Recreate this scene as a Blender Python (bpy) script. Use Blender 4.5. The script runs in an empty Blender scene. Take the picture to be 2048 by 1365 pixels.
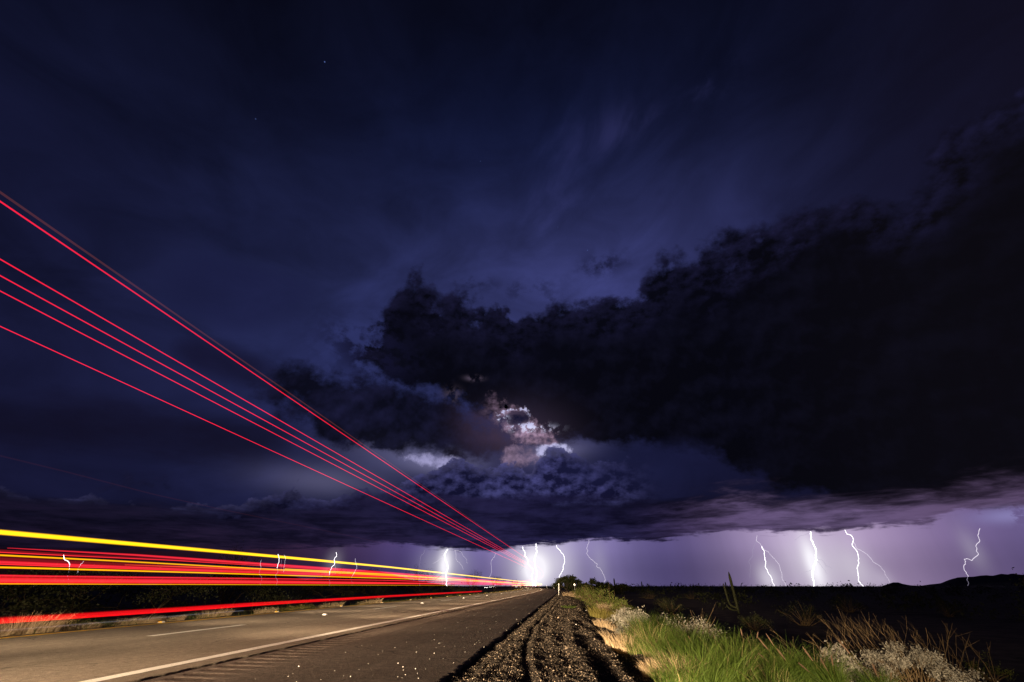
import bpy, bmesh, math, random
import numpy as np
from mathutils import Vector, Matrix

scene = bpy.context.scene
COL = scene.collection
R = math.radians

# ------------------------------------------------------------------ camera
CAM_H = 0.956                                  # metres above the right hand lane
PITCH = R(31.59)
YAW = R(6.71)                                  # the lens looks a little left of the road's direction (+Y)
cam_data = bpy.data.cameras.new('camera')
cam_data.lens = 14.0
cam_data.sensor_width = 36.0
cam_data.clip_start = 0.05
cam_data.clip_end = 60000
cam = bpy.data.objects.new('camera', cam_data)
COL.objects.link(cam)
cam.location = (0, 0, CAM_H)
cam.rotation_euler = (math.pi / 2 + PITCH, 0, YAW)
scene.camera = cam
CAM_ROT = cam.rotation_euler.to_matrix()


def ray(x, y):
    """world direction of a point measured on the 2048 px wide photograph (used to survey bearings)"""
    return (CAM_ROT @ Vector((x - 1024, 682.5 - y, -796.4))).normalized()


def azel(x, y):
    d = ray(x, y)
    return math.degrees(math.atan2(d.x, d.y)), math.degrees(math.asin(d.z))


# ------------------------------------------------------------------ render settings
scene.render.engine = 'CYCLES'
scene.view_settings.view_transform = 'Standard'
scene.view_settings.look = 'None'
scene.view_settings.exposure = 0.0
scene.view_settings.gamma = 1.0
scene.view_settings.use_curve_mapping = False
scene.cycles.use_denoising = True
scene.cycles.transparent_max_bounces = 64
scene.cycles.max_bounces = 5
scene.cycles.sample_clamp_indirect = 4.0


# ------------------------------------------------------------------ node expressions
def lin(c):
    c = c / 255.0
    return c / 12.92 if c <= 0.04045 else ((c + 0.055) / 1.055) ** 2.4


def srgb(r, g, b):
    return (lin(r), lin(g), lin(b), 1.0)


class E:
    """a node socket with arithmetic"""
    nt = None

    def __init__(self, s):
        self.s = s

    @staticmethod
    def put(inp, v):
        if isinstance(v, E):
            E.nt.links.new(v.s, inp)
        else:
            inp.default_value = v

    @staticmethod
    def m(op, a, b=None, c=None):
        n = E.nt.nodes.new('ShaderNodeMath')
        n.operation = op
        for i, v in enumerate((a, b, c)):
            if v is not None:
                E.put(n.inputs[i], v)
        return E(n.outputs[0])

    def __add__(a, b): return E.m('ADD', a, b)
    def __radd__(a, b): return E.m('ADD', b, a)
    def __sub__(a, b): return E.m('SUBTRACT', a, b)
    def __rsub__(a, b): return E.m('SUBTRACT', b, a)
    def __mul__(a, b): return E.m('MULTIPLY', a, b)
    def __rmul__(a, b): return E.m('MULTIPLY', b, a)
    def __truediv__(a, b): return E.m('DIVIDE', a, b)
    def __pow__(a, b): return E.m('POWER', a, b)
    def clamp(a): return E.m('MINIMUM', E.m('MAXIMUM', a, 0.0), 1.0)
    def exp(a): return E.m('EXPONENT', a)


def sstep(x, a, b, lo=0.0, hi=1.0):
    n = E.nt.nodes.new('ShaderNodeMapRange')
    n.interpolation_type = 'SMOOTHSTEP'
    for i, v in enumerate((x, a, b, lo, hi)):
        E.put(n.inputs[i], v)
    return E(n.outputs[0])


def vec(x, y, z):
    n = E.nt.nodes.new('ShaderNodeCombineXYZ')
    for i, v in enumerate((x, y, z)):
        E.put(n.inputs[i], v)
    return E(n.outputs[0])


def noise(v, scale, detail=5.0, rough=0.55, dist=0.0):
    n = E.nt.nodes.new('ShaderNodeTexNoise')
    E.put(n.inputs['Vector'], v)
    n.inputs['Scale'].default_value = scale
    n.inputs['Detail'].default_value = detail
    n.inputs['Roughness'].default_value = rough
    n.inputs['Distortion'].default_value = dist
    return E(n.outputs['Fac'])


def curve(x, pts, x0, x1, y0, y1):
    """piecewise curve through pts, x in x0..x1, y in y0..y1"""
    t = (x - x0) * (1.0 / (x1 - x0))
    n = E.nt.nodes.new('ShaderNodeFloatCurve')
    E.put(n.inputs['Value'], t)
    cm = n.mapping
    c = cm.curves[0]
    pts = sorted(((a - x0) / (x1 - x0), (b - y0) / (y1 - y0)) for a, b in pts)
    while len(c.points) < len(pts):
        c.points.new(0.5, 0.5)
    for p, (a, b) in zip(c.points, pts):
        p.location = (a, b)
        p.handle_type = 'AUTO_CLAMPED'
    cm.update()
    return E(n.outputs[0]) * (y1 - y0) + y0


def ramp(x, pts, x0, x1):
    """colour along x; pts = [(x, (r,g,b) in 0..255)]"""
    t = (x - x0) * (1.0 / (x1 - x0))
    n = E.nt.nodes.new('ShaderNodeValToRGB')
    E.put(n.inputs[0], t)
    el = n.color_ramp.elements
    n.color_ramp.interpolation = 'B_SPLINE'
    while len(el) < len(pts):
        el.new(0.5)
    for i, (a, c) in enumerate(sorted(pts)):
        el[i].position = (a - x0) / (x1 - x0)
        el[i].color = srgb(*c)
    return E(n.outputs[0])


def mixc(f, a, b, mode='MIX'):
    n = E.nt.nodes.new('ShaderNodeMix')
    n.data_type = 'RGBA'
    n.blend_type = mode
    n.clamp_factor = True
    E.put(n.inputs[0], f)
    for i, v in ((6, a), (7, b)):
        E.put(n.inputs[i], v)
    return E(n.outputs[2])


def tint(c, f):
    """colour times a number"""
    n = E.nt.nodes.new('ShaderNodeVectorMath')
    n.operation = 'SCALE'
    E.put(n.inputs[0], c if isinstance(c, E) else c[:3])
    E.put(n.inputs['Scale'], f)
    return E(n.outputs[0])


# ------------------------------------------------------------------ world: a clear night sky with a storm lit from inside
world = bpy.data.worlds.new('World')
scene.world = world
world.use_nodes = True
world.cycles.sampling_method = 'MANUAL'
world.cycles.sample_map_resolution = 256
E.nt = world.node_tree
E.nt.nodes.clear()
tc = E.nt.nodes.new('ShaderNodeTexCoord')
sep = E.nt.nodes.new('ShaderNodeSeparateXYZ')
E.nt.links.new(tc.outputs['Generated'], sep.inputs[0])
D = E(tc.outputs['Generated'])
dx, dy, dz = (E(sep.outputs[i]) for i in range(3))
AZ = E.m('ARCTAN2', dx, dy) * (180 / math.pi)
EL = E.m('ARCSINE', dz) * (180 / math.pi)


def azel_pts(px):
    return [azel(x, y) for x, y in px]


def skyline(px, lo=-70, hi=70):
    """elevation as a function of bearing through surveyed points"""
    p = sorted(azel_pts(px))
    q = [(lo, p[0][1])] if p[0][0] > lo else []
    q += p
    if p[-1][0] < hi:
        q.append((hi, p[-1][1]))
    return curve(AZ, q, lo, hi, 0.0, 75.0)


def glow(x, y, wx, wy):
    """soft spot: centre and half widths in photo pixels, turned into bearing/elevation degrees"""
    a, e = azel(x, y)
    a2, _ = azel(x + wx, y)
    _, e2 = azel(x, y - wy)
    u = (AZ - a) * (1.0 / (a2 - a))
    v = (EL - e) * (1.0 / (e2 - e))
    return (0.0 - (u * u + v * v)).exp()


def slab(x0, y0, x1, y1, w):
    """soft elongated lobe from one point of the sky to another; w = half width in degrees"""
    a0, e0 = azel(x0, y0)
    a1, e1 = azel(x1, y1)
    L = math.hypot(a1 - a0, e1 - e0)
    ux, uy = (a1 - a0) / L, (e1 - e0) / L
    s = (AZ - a0) * ux + (EL - e0) * uy
    t = (EL - e0) * ux - (AZ - a0) * uy
    s = (s - L / 2) * (2.0 / L)
    t = t * (1.0 / w)
    s2 = s * s
    return 1.0 - (s2 * s2 + t * t)             # 1 on the axis, 0 at the rim


# noises shared by the layers (in direction space, so without seams)
nbig = noise(D, 7.0, 6.0, 0.56)                # cumulus edges
nbig2 = noise(vec(dx * 1.0, dy * 1.0, dz * 1.5), 15.0, 5.0, 0.62)
nfine = noise(D, 34.0, 4.0, 0.6)
nsoft = noise(vec(dx, dy, dz * 1.8), 3.6, 4.0, 0.5)
qz = E.m('MAXIMUM', dz, 0.0) + 0.045
flat = vec(dx / qz, dy / qz, 0.0)                                       # a level sheet overhead
nstr = noise(flat, 0.85, 6.0, 0.6, 0.5)                                 # flat layers
nstr2 = noise(vec(dx / qz, dy / qz, dz * 14.0), 2.4, 4.0, 0.62, 0.4)
ncir = noise(vec(dx * 1.0 + dz * 0.9, dy, dz * 2.2 - dx * 0.9), 4.2, 6.0, 0.55, 0.6)

# clear air: dark overhead, glowing blue-violet above and beside the storm
base_sky = ramp(EL, [(0, (20, 20, 48)), (20, (19, 20, 48)), (34, (16, 18, 44)), (45, (12, 15, 37)), (55, (10, 12, 31)), (68, (8, 10, 27)), (90, (8, 9, 25))], 0, 90)
g1 = glow(1170, 580, 420, 190)
g2 = glow(800, 730, 380, 250)
g3 = glow(1060, 330, 420, 220)
col = mixc(1.0, base_sky, tint(srgb(48, 51, 98), g1 * 1.05), 'ADD')
col = mixc(1.0, col, tint(srgb(36, 43, 88), g2 * 0.75), 'ADD')
col = mixc(1.0, col, tint(srgb(14, 24, 62), g3 * 0.5), 'ADD')
front = sstep(dy, -0.9, 0.3, 0.6, 1.0)
col = tint(col, front * (ncir * 1.5 + 0.24) * (nsoft * 0.7 + 0.64))
col = mixc(0.10, col, tint(srgb(255, 255, 255), E.m('MULTIPLY', 0.016, g1 + g2 * 0.8 + 0.35)))
# reddish air high on the right
col = mixc(sstep(dx, 0.35, 0.85) * 0.75, col, srgb(20, 16, 28))
# a wisp of high cloud
w1 = (glow(1230, 265, 130, 45) + glow(1420, 170, 70, 30) * 0.8 + glow(1100, 420, 70, 130) * 0.6) * sstep(ncir, 0.46, 0.68)
col = mixc(w1 * 0.22, col, srgb(66, 66, 124))
# stars
vo = E.nt.nodes.new('ShaderNodeTexVoronoi')
vo.inputs['Scale'].default_value = 30.0
E.nt.links.new(tc.outputs['Generated'], vo.inputs['Vector'])
sc_ = E.nt.nodes.new('ShaderNodeSeparateColor')
E.nt.links.new(vo.outputs['Color'], sc_.inputs[0])
star = sstep(E(vo.outputs['Distance']), 0.0, 0.055, 1.0, 0.0) * sstep(E(sc_.outputs[0]), 0.84, 1.0) * sstep(dz, 0.55, 0.75)
col = mixc(star * 0.5, col, srgb(130, 160, 255))

# smoky streaks low on the left
dstk = (slab(-200, 800, 640, 890, 3.6) + (nsoft - 0.5) * 3.0 + (nstr - .5) * 1.2)
col = mixc(sstep(dstk, -0.1, 1.1) * 0.85, col, srgb(17, 15, 34))
dstk = (slab(300, 560, 660, 600, 4.6) + (ncir - 0.5) * 4.0)
col = mixc(sstep(dstk, 0.0, 1.3) * 0.4, col, srgb(20, 21, 52))
dstk = (slab(330, 690, 560, 760, 2.6) + (nsoft - 0.5) * 3.0)
col = mixc(sstep(dstk, 0.0, 1.3) * 0.75, col, srgb(18, 16, 38))

# billow relief: the same noise felt a little higher up, so bulges catch light from above
DU = vec(dx - 0.008, dy, dz + 0.018)
rel_big = (nbig - noise(DU, 7.0, 4.0, 0.56)) * 5.0
rel_mid = (nbig2 - noise(vec(dx - 0.006, dy, dz * 1.5 + 0.016), 15.0, 4.0, 0.62)) * 4.0

# air lit from behind between the clouds
lit = glow(890, 926, 70, 22) * 0.30 + glow(650, 962, 110, 30) * 0.16 + glow(800, 905, 110, 40) * 0.14 + glow(1110, 905, 70, 26) * 0.25
col = mixc(lit.clamp(), col, srgb(170, 166, 214))

# the dark arm reaching left under the main cloud
arm = slab(415, 722, 1085, 890, 4.4) * 1.0 + slab(520, 762, 1040, 874, 5.0) * 1.1 + (nbig - 0.5) * 4.2 + (nbig2 - 0.5) * 3.4 + (nfine - .5) * 1.4 + 0.15
arm_m = sstep(arm, 0.05, nsoft * 2.4 + 0.3)
arm_c = mixc((rel_big + 0.25).clamp(), srgb(9, 9, 20), srgb(26, 26, 54))
arm_c = mixc((glow(990, 845, 60, 50) * 0.6 * nbig2).clamp(), arm_c, srgb(96, 70, 90))
col = mixc(arm_m * 0.96, col, arm_c)

# the main storm cloud
ttop = skyline([(560, 1000), (640, 840), (690, 725), (725, 655), (765, 632), (800, 585), (830, 560), (880, 558), (935, 590), (1000, 595), (1035, 622), (1080, 600), (1130, 574), (1180, 576), (1240, 570),
                (1290, 552), (1335, 522), (1375, 512), (1395, 470), (1440, 440), (1500, 432), (1550, 408), (1620, 392), (1700, 388), (1780, 372), (1830, 310), (1880, 250), (1950, 200),
                (2048, 175)])
tbot = skyline([(560, 1000), (640, 840), (690, 715), (740, 745), (800, 768), (860, 785), (910, 805), (960, 830), (1000, 838), (1060, 868), (1120, 885), (1250, 898), (1400, 912), (1480, 945),
                (1600, 990), (2048, 1010)])
warp = (nbig - 0.5) * 16.0 + (nbig2 - 0.5) * 6.0 + (nfine - .5) * 2.6
up = ttop - EL + warp
dn = EL - tbot + (nbig2 - 0.5) * 6.0 + (nfine - .5) * 1.8
holes = (glow(1482, 556, 44, 50) * 2.6 + glow(1590, 478, 70, 36) * 3.2 + glow(865, 640, 40, 36) * 4.5) * sstep(nbig2 * .6 + nfine * .4, 0.44, 0.60) \
    + glow(745, 690, 80, 58) * 4.2 * sstep(nbig2, 0.42, 0.56) + glow(1500, 520, 150, 60) * 3.0 * sstep(nbig2, 0.46, 0.60)
ub = up - holes
big = sstep(ub, 0.0, nsoft * 4.5 + 0.0) * sstep(dn, -0.5, nsoft * 3.0)
bcol = mixc(((rel_big + 0.15) * 0.9).clamp(), srgb(6, 6, 13), srgb(15, 15, 31))
bcol = mixc(sstep(dx, 0.35, 0.7) * 0.6, bcol, srgb(14, 12, 18))
edge = sstep(ub, 0.4, 9.0, 1.0, 0.0)
bcol = mixc((edge * (rel_mid * 0.6 + rel_big * 0.5 + 0.3)).clamp() * 0.8, bcol, srgb(34, 33, 68))
col = mixc(big * 0.985, col, bcol)
# detached shreds above it
shr = (glow(1205, 530, 52, 22) + glow(945, 565, 40, 14) * .8 + glow(735, 690, 90, 50) * 1.1 + glow(1060, 580, 60, 20) * .7 + glow(770, 735, 60, 30) * .6) * sstep(nbig2 + nfine * .35, 0.60, 0.78)
col = mixc(shr * 0.85, col, srgb(18, 18, 42))

# lightning behind a rent in the cloud: warm lit cloud, a dark puff with a burning rim, bright air
nx = noise(D, 75.0, 4.0, 0.66)
crisp = (nbig2 - 0.5) * 2.2 + (nfine - 0.5) * 3.2 + (nx - 0.5) * 1.9
soft = 0.35 + (nx - 0.5) * 0.4
pa = slab(956, 804, 1115, 886, 2.2) + crisp
pcol = mixc(sstep(AZ, azel(945, 830)[0], azel(1060, 855)[0]), srgb(44, 36, 56), srgb(152, 124, 148))
pcol = tint(pcol, (rel_mid * 1.3 + 0.55 + nx * 0.5))
col = mixc((glow(1045, 868, 90, 60) * 0.30).clamp(), col, srgb(84, 70, 96))
col = mixc(sstep(pa, -0.1, 1.3) * 0.85, col, pcol)
pf = glow(1034, 837, 30, 15) * 0.9 + (nbig2 - .5) * 0.8 + (nfine - .5) * 1.1 + (nx - .5) * 0.6
rent_m = sstep(glow(1034, 838, 50, 28), 0.25, 0.55)
col = mixc(sstep(pf, 0.28, 0.60) * 0.85 * rent_m, col, srgb(26, 25, 50))
ring = sstep(pf, 0.22, 0.34) * sstep(pf, 0.50, 0.38) * sstep(nfine + nx, 0.98, 1.14)
col = mixc(ring * 0.75 * rent_m, col, srgb(206, 208, 250))
fl = (glow(1066, 858, 34, 7) + glow(1008, 838, 8, 6) * .9) * 1.2 * sstep(nx + nfine * .5, 0.72, 0.86)
col = mixc(fl.clamp() * 0.9, col, srgb(218, 220, 255))
pb = slab(1000, 916, 1084, 912, 1.5) + crisp * 0.8
col = mixc(sstep(pb, -0.2, 1.2) * 0.75, col, tint(srgb(138, 116, 142), nx * 0.9 + rel_mid * .6 + 0.45))
pc = slab(1066, 904, 1146, 899, 0.95) + crisp * 0.75
col = mixc(sstep(pc, 0.0, 0.9) * 0.85, col, tint(srgb(190, 188, 230), nx * 0.7 + 0.65))
pd = slab(800, 912, 940, 934, 1.0) + crisp * 0.9
col = mixc(sstep(pd, 0.0, 1.3) * 0.7, col, tint(srgb(168, 164, 210), nx * 0.7 + 0.65))
pe = glow(948, 757, 15, 5) + glow(905, 790, 16, 14) * .5
col = mixc(pe.clamp() * sstep(nfine, .42, .55) * 0.6, col, srgb(110, 96, 120))

# cumulus bank in the middle distance, in front of that light
mtop = skyline([(300, 1010), (500, 1000), (560, 990), (600, 984), (650, 990), (720, 982), (790, 975), (830, 950), (870, 938), (905, 922), (950, 932), (1010, 930), (1055, 934), (1075, 918), (1090, 906),
                (1115, 902), (1150, 908), (1200, 918), (1300, 912), (1400, 900), (1700, 930), (2048, 960)])
md = mtop - EL + (nbig2 - 0.5) * 4.4 + (nfine - .5) * 2.2
mm = sstep(md, 0.0, 0.4) * sstep(AZ, 14.0, 7.0)
mcol = mixc((rel_mid * 1.1 + 0.3).clamp(), srgb(20, 20, 50), srgb(70, 70, 124))
mcol = tint(mcol, curve(AZ, [(-60, .25), (-35, .4), (-22, .6), (-8, .9), (2, 1.0), (8, .7), (13, .45), (20, .3), (60, .2)], -70, 70, 0, 2))
rim = sstep(md, 0.0, 1.6, 1.0, 0.0) * curve(AZ, [(-60, .1), (-30, .4), (-12, .6), (0, .8), (5, .5), (9, .1), (60, 0.0)], -70, 70, 0, 2)
mcol = mixc(rim * 0.35, mcol, srgb(112, 110, 166))
col = mixc(mm * 0.97, col, mcol)
bb = slab(1100, 945, 1460, 905, 3.4) + (nstr - .5) * 1.6
col = mixc(sstep(bb, 0.0, 1.0) * 0.55, col, srgb(24, 26, 58))

# the flat base of the storm
dtop = skyline([(0, 985), (300, 1000), (500, 1005), (700, 1000), (900, 985), (1100, 985), (1300, 985), (1450, 985), (1600, 975), (1800, 950), (2048, 930)])
dm = sstep(dtop - EL + (nstr - 0.5) * 7.0, -0.6, 1.6)
dcol = ramp(AZ, [(-60, (22, 15, 34)), (-40, (30, 20, 40)), (-25, (36, 28, 56)), (-12, (35, 31, 64)), (0, (33, 30, 64)), (8, (29, 27, 58)),
                 (14, (52, 42, 78)), (20, (90, 74, 110)), (30, (98, 82, 118)), (40, (86, 68, 98)), (60, (70, 58, 88))], -60, 60)
low = skyline([(0, 1060), (500, 1065), (1000, 1062), (1250, 1050), (1400, 1015), (1550, 1000), (1750, 1000), (1900, 985), (2048, 960)])
lowm = sstep(low - EL + (nstr - 0.5) * 7.0 + (nstr2 - .5) * 3.0, -2.2, 2.4)
ddark = ramp(AZ, [(-60, (15, 13, 28)), (-30, (25, 22, 46)), (-10, (31, 28, 60)), (0, (25, 23, 53)), (10, (17, 15, 36)), (20, (12, 10, 20)), (60, (15, 11, 18))], -60, 60)
dcol = mixc(lowm, ddark, dcol)
dcol = tint(dcol, sstep(nstr * 0.6 + nstr2 * 0.4, 0.36, 0.64, 0.45, 1.32))
col = mixc(dm * 0.95, col, dcol)

# rain and air under the base, lit by the strikes
base = skyline([(0, 1092), (400, 1098), (700, 1090), (800, 1086), (880, 1094), (960, 1098), (1020, 1097), (1050, 1090), (1120, 1084), (1200, 1077), (1270, 1079), (1330, 1076), (1390, 1066),
                (1450, 1060), (1550, 1062), (1640, 1060), (1720, 1056), (1770, 1048), (1840, 1044), (1890, 1030), (1930, 1018), (2048, 1010)])
bm = sstep(base - EL + (nstr2 - 0.5) * 1.6 + (nfine - 0.5) * 0.9, -0.15, 0.4)
rain = ramp(AZ, [(-58, (22, 8, 14)), (-45, (30, 12, 22)), (-34, (44, 26, 46)), (-24, (66, 50, 88)), (-14, (92, 82, 146)), (-9, (118, 104, 160)), (-4, (160, 146, 188)), (2, (146, 134, 184)),
                 (9, (92, 82, 132)), (15, (78, 68, 112)), (21, (140, 122, 162)), (27, (198, 178, 210)), (33, (154, 133, 170)), (39, (106, 88, 132)), (46, (98, 88, 136)), (60, (60, 50, 90))], -60, 60)
fade = curve(EL, [(0, .80), (1.2, .78), (2.6, .88), (4.5, 1.08), (8, 1.1), (20, 1.1)], 0, 20, 0, 1.5)
streak = noise(vec(AZ * 0.16, AZ * 0.03 + EL * 0.012, 0.0), 1.6, 4.0, 0.5)
rain = tint(rain, fade * (streak * 0.5 + 0.75))


def flash(x, y, wx, wy, k):
    return glow(x, y, wx, wy) * k


fl1 = flash(1070, 1140, 26, 34, 1.15) + flash(1076, 1120, 62, 60, 0.40) + flash(890, 1130, 12, 36, 0.75) + flash(892, 1128, 42, 42, 0.35) \
    + flash(1626, 1128, 16, 54, 0.75) + flash(1630, 1130, 64, 64, 0.38) + flash(1538, 1158, 22, 30, 0.45) + flash(1714, 1138, 34, 52, 0.26) + flash(1124, 1130, 26, 40, 0.16) + flash(1200, 1130, 16, 44, 0.10) + flash(1768, 1160, 20, 20, 0.14) + flash(1945, 1100, 22, 40, 0.12) + flash(668, 1125, 16, 24, 0.12)
rain = mixc(fl1.clamp(), rain, srgb(250, 246, 255))
col = mixc(bm, col, rain)
# lit cloud shelf at far right
shelf = glow(2020, 1032, 74, 15) * 1.5 * sstep(nbig2 + nfine * .4, .62, .70)
col = mixc(shelf * 0.55, col, srgb(136, 128, 180))
# below the horizon: dark land beyond the edge of the plain
col = mixc(sstep(EL, -0.6, -0.1, 1.0, 0.0), col, srgb(6, 5, 8))

bg = E.nt.nodes.new('ShaderNodeBackground')
E.put(bg.inputs['Color'], col)
bg.inputs['Strength'].default_value = 1.0
wo = E.nt.nodes.new('ShaderNodeOutputWorld')
E.nt.links.new(bg.outputs[0], wo.inputs['Surface'])

# ------------------------------------------------------------------ light: headlamps of the vehicle that drives up the right hand lane
def headlamp(x, y, z, watts, cone, tilt, radius=0.25, yaw=0.0, color=(1.0, 0.745, 0.47)):
    l = bpy.data.lights.new('headlamp_beam', 'SPOT')
    l.energy = watts
    l.color = color
    l.spot_size = R(cone)
    l.spot_blend = 1.0
    l.shadow_soft_size = radius
    o = bpy.data.objects.new('headlamp_beam', l)
    o.location = (x, y, z)
    o.rotation_euler = (math.pi / 2 - R(tilt), 0, R(yaw))
    COL.objects.link(o)


# traffic drives through the exposure, so its lamps light both lanes from one place after another
HY = list(np.arange(-40, 62, 3.0))
while HY[-1] < 300:
    HY.append(HY[-1] * 1.07)
for k, hy in enumerate(HY):
    step = 3.0 if hy < 62 else hy * 0.07
    headlamp((-7.0, -11.0)[k % 2] - (max(hy - 65, 0) ** 2) / 3000.0, hy, 1.9, 820 * step, 96, 0.0, 0.5, yaw=-6 + math.degrees(max(hy - 65, 0) / 1500.0))
# the next pair of headlamps coming up behind the lens
for hx in (-6.4, -4.9):
    headlamp(hx, -24, 1.25, 120000, 33, 1.0, 0.2, yaw=-6.0)


# ------------------------------------------------------------------ helpers
def tag(o, label=None, cat=None, group=None, kind=None):
    if label: o['label'] = label
    if cat: o['category'] = cat
    if group: o['group'] = group
    if kind: o['kind'] = kind
    return o


def link(name, me, parent=None, loc=None):
    o = bpy.data.objects.new(name, me)
    COL.objects.link(o)
    if parent: o.parent = parent
    if loc is not None: o.location = loc
    return o


def raw(V, F, smooth=False, name='mesh'):
    """mesh data from arrays: V (n,3), F (m,k)"""
    V = np.asarray(V, np.float32)
    F = np.asarray(F, np.int32)
    me = bpy.data.meshes.new(name)
    me.vertices.add(len(V))
    me.vertices.foreach_set('co', V.ravel())
    k = F.shape[1]
    me.loops.add(F.size)
    me.loops.foreach_set('vertex_index', F.ravel())
    me.polygons.add(len(F))
    me.polygons.foreach_set('loop_start', np.arange(0, F.size, k, dtype=np.int32))
    me.polygons.foreach_set('loop_total', np.full(len(F), k, np.int32))
    if smooth:
        me.polygons.foreach_set('use_smooth', np.ones(len(F), bool))
    me.update(calc_edges=True)
    me.validate()
    return me


def mesh(name, V, F, mat, parent=None, smooth=False, loc=None):
    me = raw(V, F, smooth, name)
    me.materials.append(mat)
    return link(name, me, parent, loc)


def grid_faces(nr, nc):
    i = np.arange(nr - 1)[:, None] * nc + np.arange(nc - 1)[None, :]
    return np.stack([i, i + 1, i + nc + 1, i + nc], -1).reshape(-1, 4)


def join(parts):
    """[(V,F)...] of equal face size -> one V,F"""
    Vs, Fs, n = [], [], 0
    for V, F in parts:
        Vs.append(np.asarray(V)); Fs.append(np.asarray(F) + n); n += len(V)
    return np.concatenate(Vs), np.concatenate(Fs)


NOISE_TABS = {}


def value_noise(x, y, seed=0):
    """smooth 2-D noise in -1..1"""
    if seed not in NOISE_TABS:
        NOISE_TABS[seed] = np.random.RandomState(seed).rand(64, 64) * 2 - 1
    tab = NOISE_TABS[seed]
    x = np.asarray(x, float); y = np.asarray(y, float)
    xi = np.floor(x).astype(int); yi = np.floor(y).astype(int)
    fx = x - xi; fy = y - yi
    fx = fx * fx * (3 - 2 * fx); fy = fy * fy * (3 - 2 * fy)
    g = lambda a, b: tab[a % 64, b % 64]
    return (g(xi, yi) * (1 - fx) + g(xi + 1, yi) * fx) * (1 - fy) + (g(xi, yi + 1) * (1 - fx) + g(xi + 1, yi + 1) * fx) * fy


def box_bm(bm, cx, cy, cz, sx, sy, sz):
    r = bmesh.ops.create_cube(bm, size=1.0)
    bmesh.ops.scale(bm, vec=(sx, sy, sz), verts=r['verts'])
    bmesh.ops.translate(bm, vec=(cx, cy, cz), verts=r['verts'])


def bm_obj(name, bm, mat, parent=None, loc=None, bevel=0.0):
    if bevel:
        bmesh.ops.bevel(bm, geom=list(bm.edges), offset=bevel, segments=1, affect='EDGES')
    me = bpy.data.meshes.new(name)
    bm.to_mesh(me); bm.free()
    me.materials.append(mat)
    return link(name, me, parent, loc)


def tube(path, radii, n=6, closed=True):
    """tapered tube round a polyline -> V, F(quads)"""
    P = np.asarray(path, float)
    r = np.broadcast_to(np.asarray(radii, float), (len(P),))
    T = np.gradient(P, axis=0)
    T /= np.linalg.norm(T, axis=1)[:, None] + 1e-12
    up = np.array([0, 0, 1.0]) if abs(T[:, 2]).mean() < 0.9 else np.array([1.0, 0, 0])
    A = np.cross(T, up); A /= np.linalg.norm(A, axis=1)[:, None] + 1e-12
    B = np.cross(T, A)
    a = np.arange(n) * 2 * math.pi / n
    V = P[:, None] + r[:, None, None] * (A[:, None] * np.cos(a)[None, :, None] + B[:, None] * np.sin(a)[None, :, None])
    m = len(P)
    i = np.arange(m - 1)[:, None] * n + np.arange(n)[None, :]
    j = np.arange(m - 1)[:, None] * n + (np.arange(n)[None, :] + 1) % n
    F = np.stack([i, j, j + n, i + n], -1).reshape(-1, 4)
    V = V.reshape(-1, 3)
    if closed:
        k = len(V)
        V = np.concatenate([V, P[:1], P[-1:]])
        caps = [[k, (q + 1) % n, q, q] for q in range(0)]
    return V, F


# ------------------------------------------------------------------ materials
def material(name, build):
    m = bpy.data.materials.new(name)
    m.use_nodes = True
    E.nt = m.node_tree
    E.nt.nodes.clear()
    out = E.nt.nodes.new('ShaderNodeOutputMaterial')
    build(out)
    return m


def bsdf(out, color, rough=0.8, spec=0.3, bump=None, bump_d=0.01, bump_s=1.0, subsurf=None):
    b = E.nt.nodes.new('ShaderNodeBsdfPrincipled')
    E.put(b.inputs['Base Color'], color)
    E.put(b.inputs['Roughness'], rough)
    b.inputs['Specular IOR Level'].default_value = spec
    if bump is not None:
        n = E.nt.nodes.new('ShaderNodeBump')
        n.inputs['Strength'].default_value = bump_s
        n.inputs['Distance'].default_value = bump_d
        E.put(n.inputs['Height'], bump)
        E.nt.links.new(n.outputs[0], b.inputs['Normal'])
    E.nt.links.new(b.outputs[0], out.inputs['Surface'])
    return b


def obj_co():
    return E(E.nt.nodes.new('ShaderNodeTexCoord').outputs['Object'])


def geo_co():
    return E(E.nt.nodes.new('ShaderNodeNewGeometry').outputs['Position'])


def two_tone(name, c1, c2, scale, detail=4, rough=0.8, lo=0.35, hi=0.65, bump=0.0, bscale=40, spec=0.2):
    def build(out):
        p = obj_co()
        n = sstep(noise(p, scale, detail, 0.6), lo, hi)
        bsdf(out, mixc(n, (*c1, 1), (*c2, 1)), rough, spec, noise(p, bscale, 3, 0.6) if bump else None, bump)
    return material(name, build)


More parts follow.
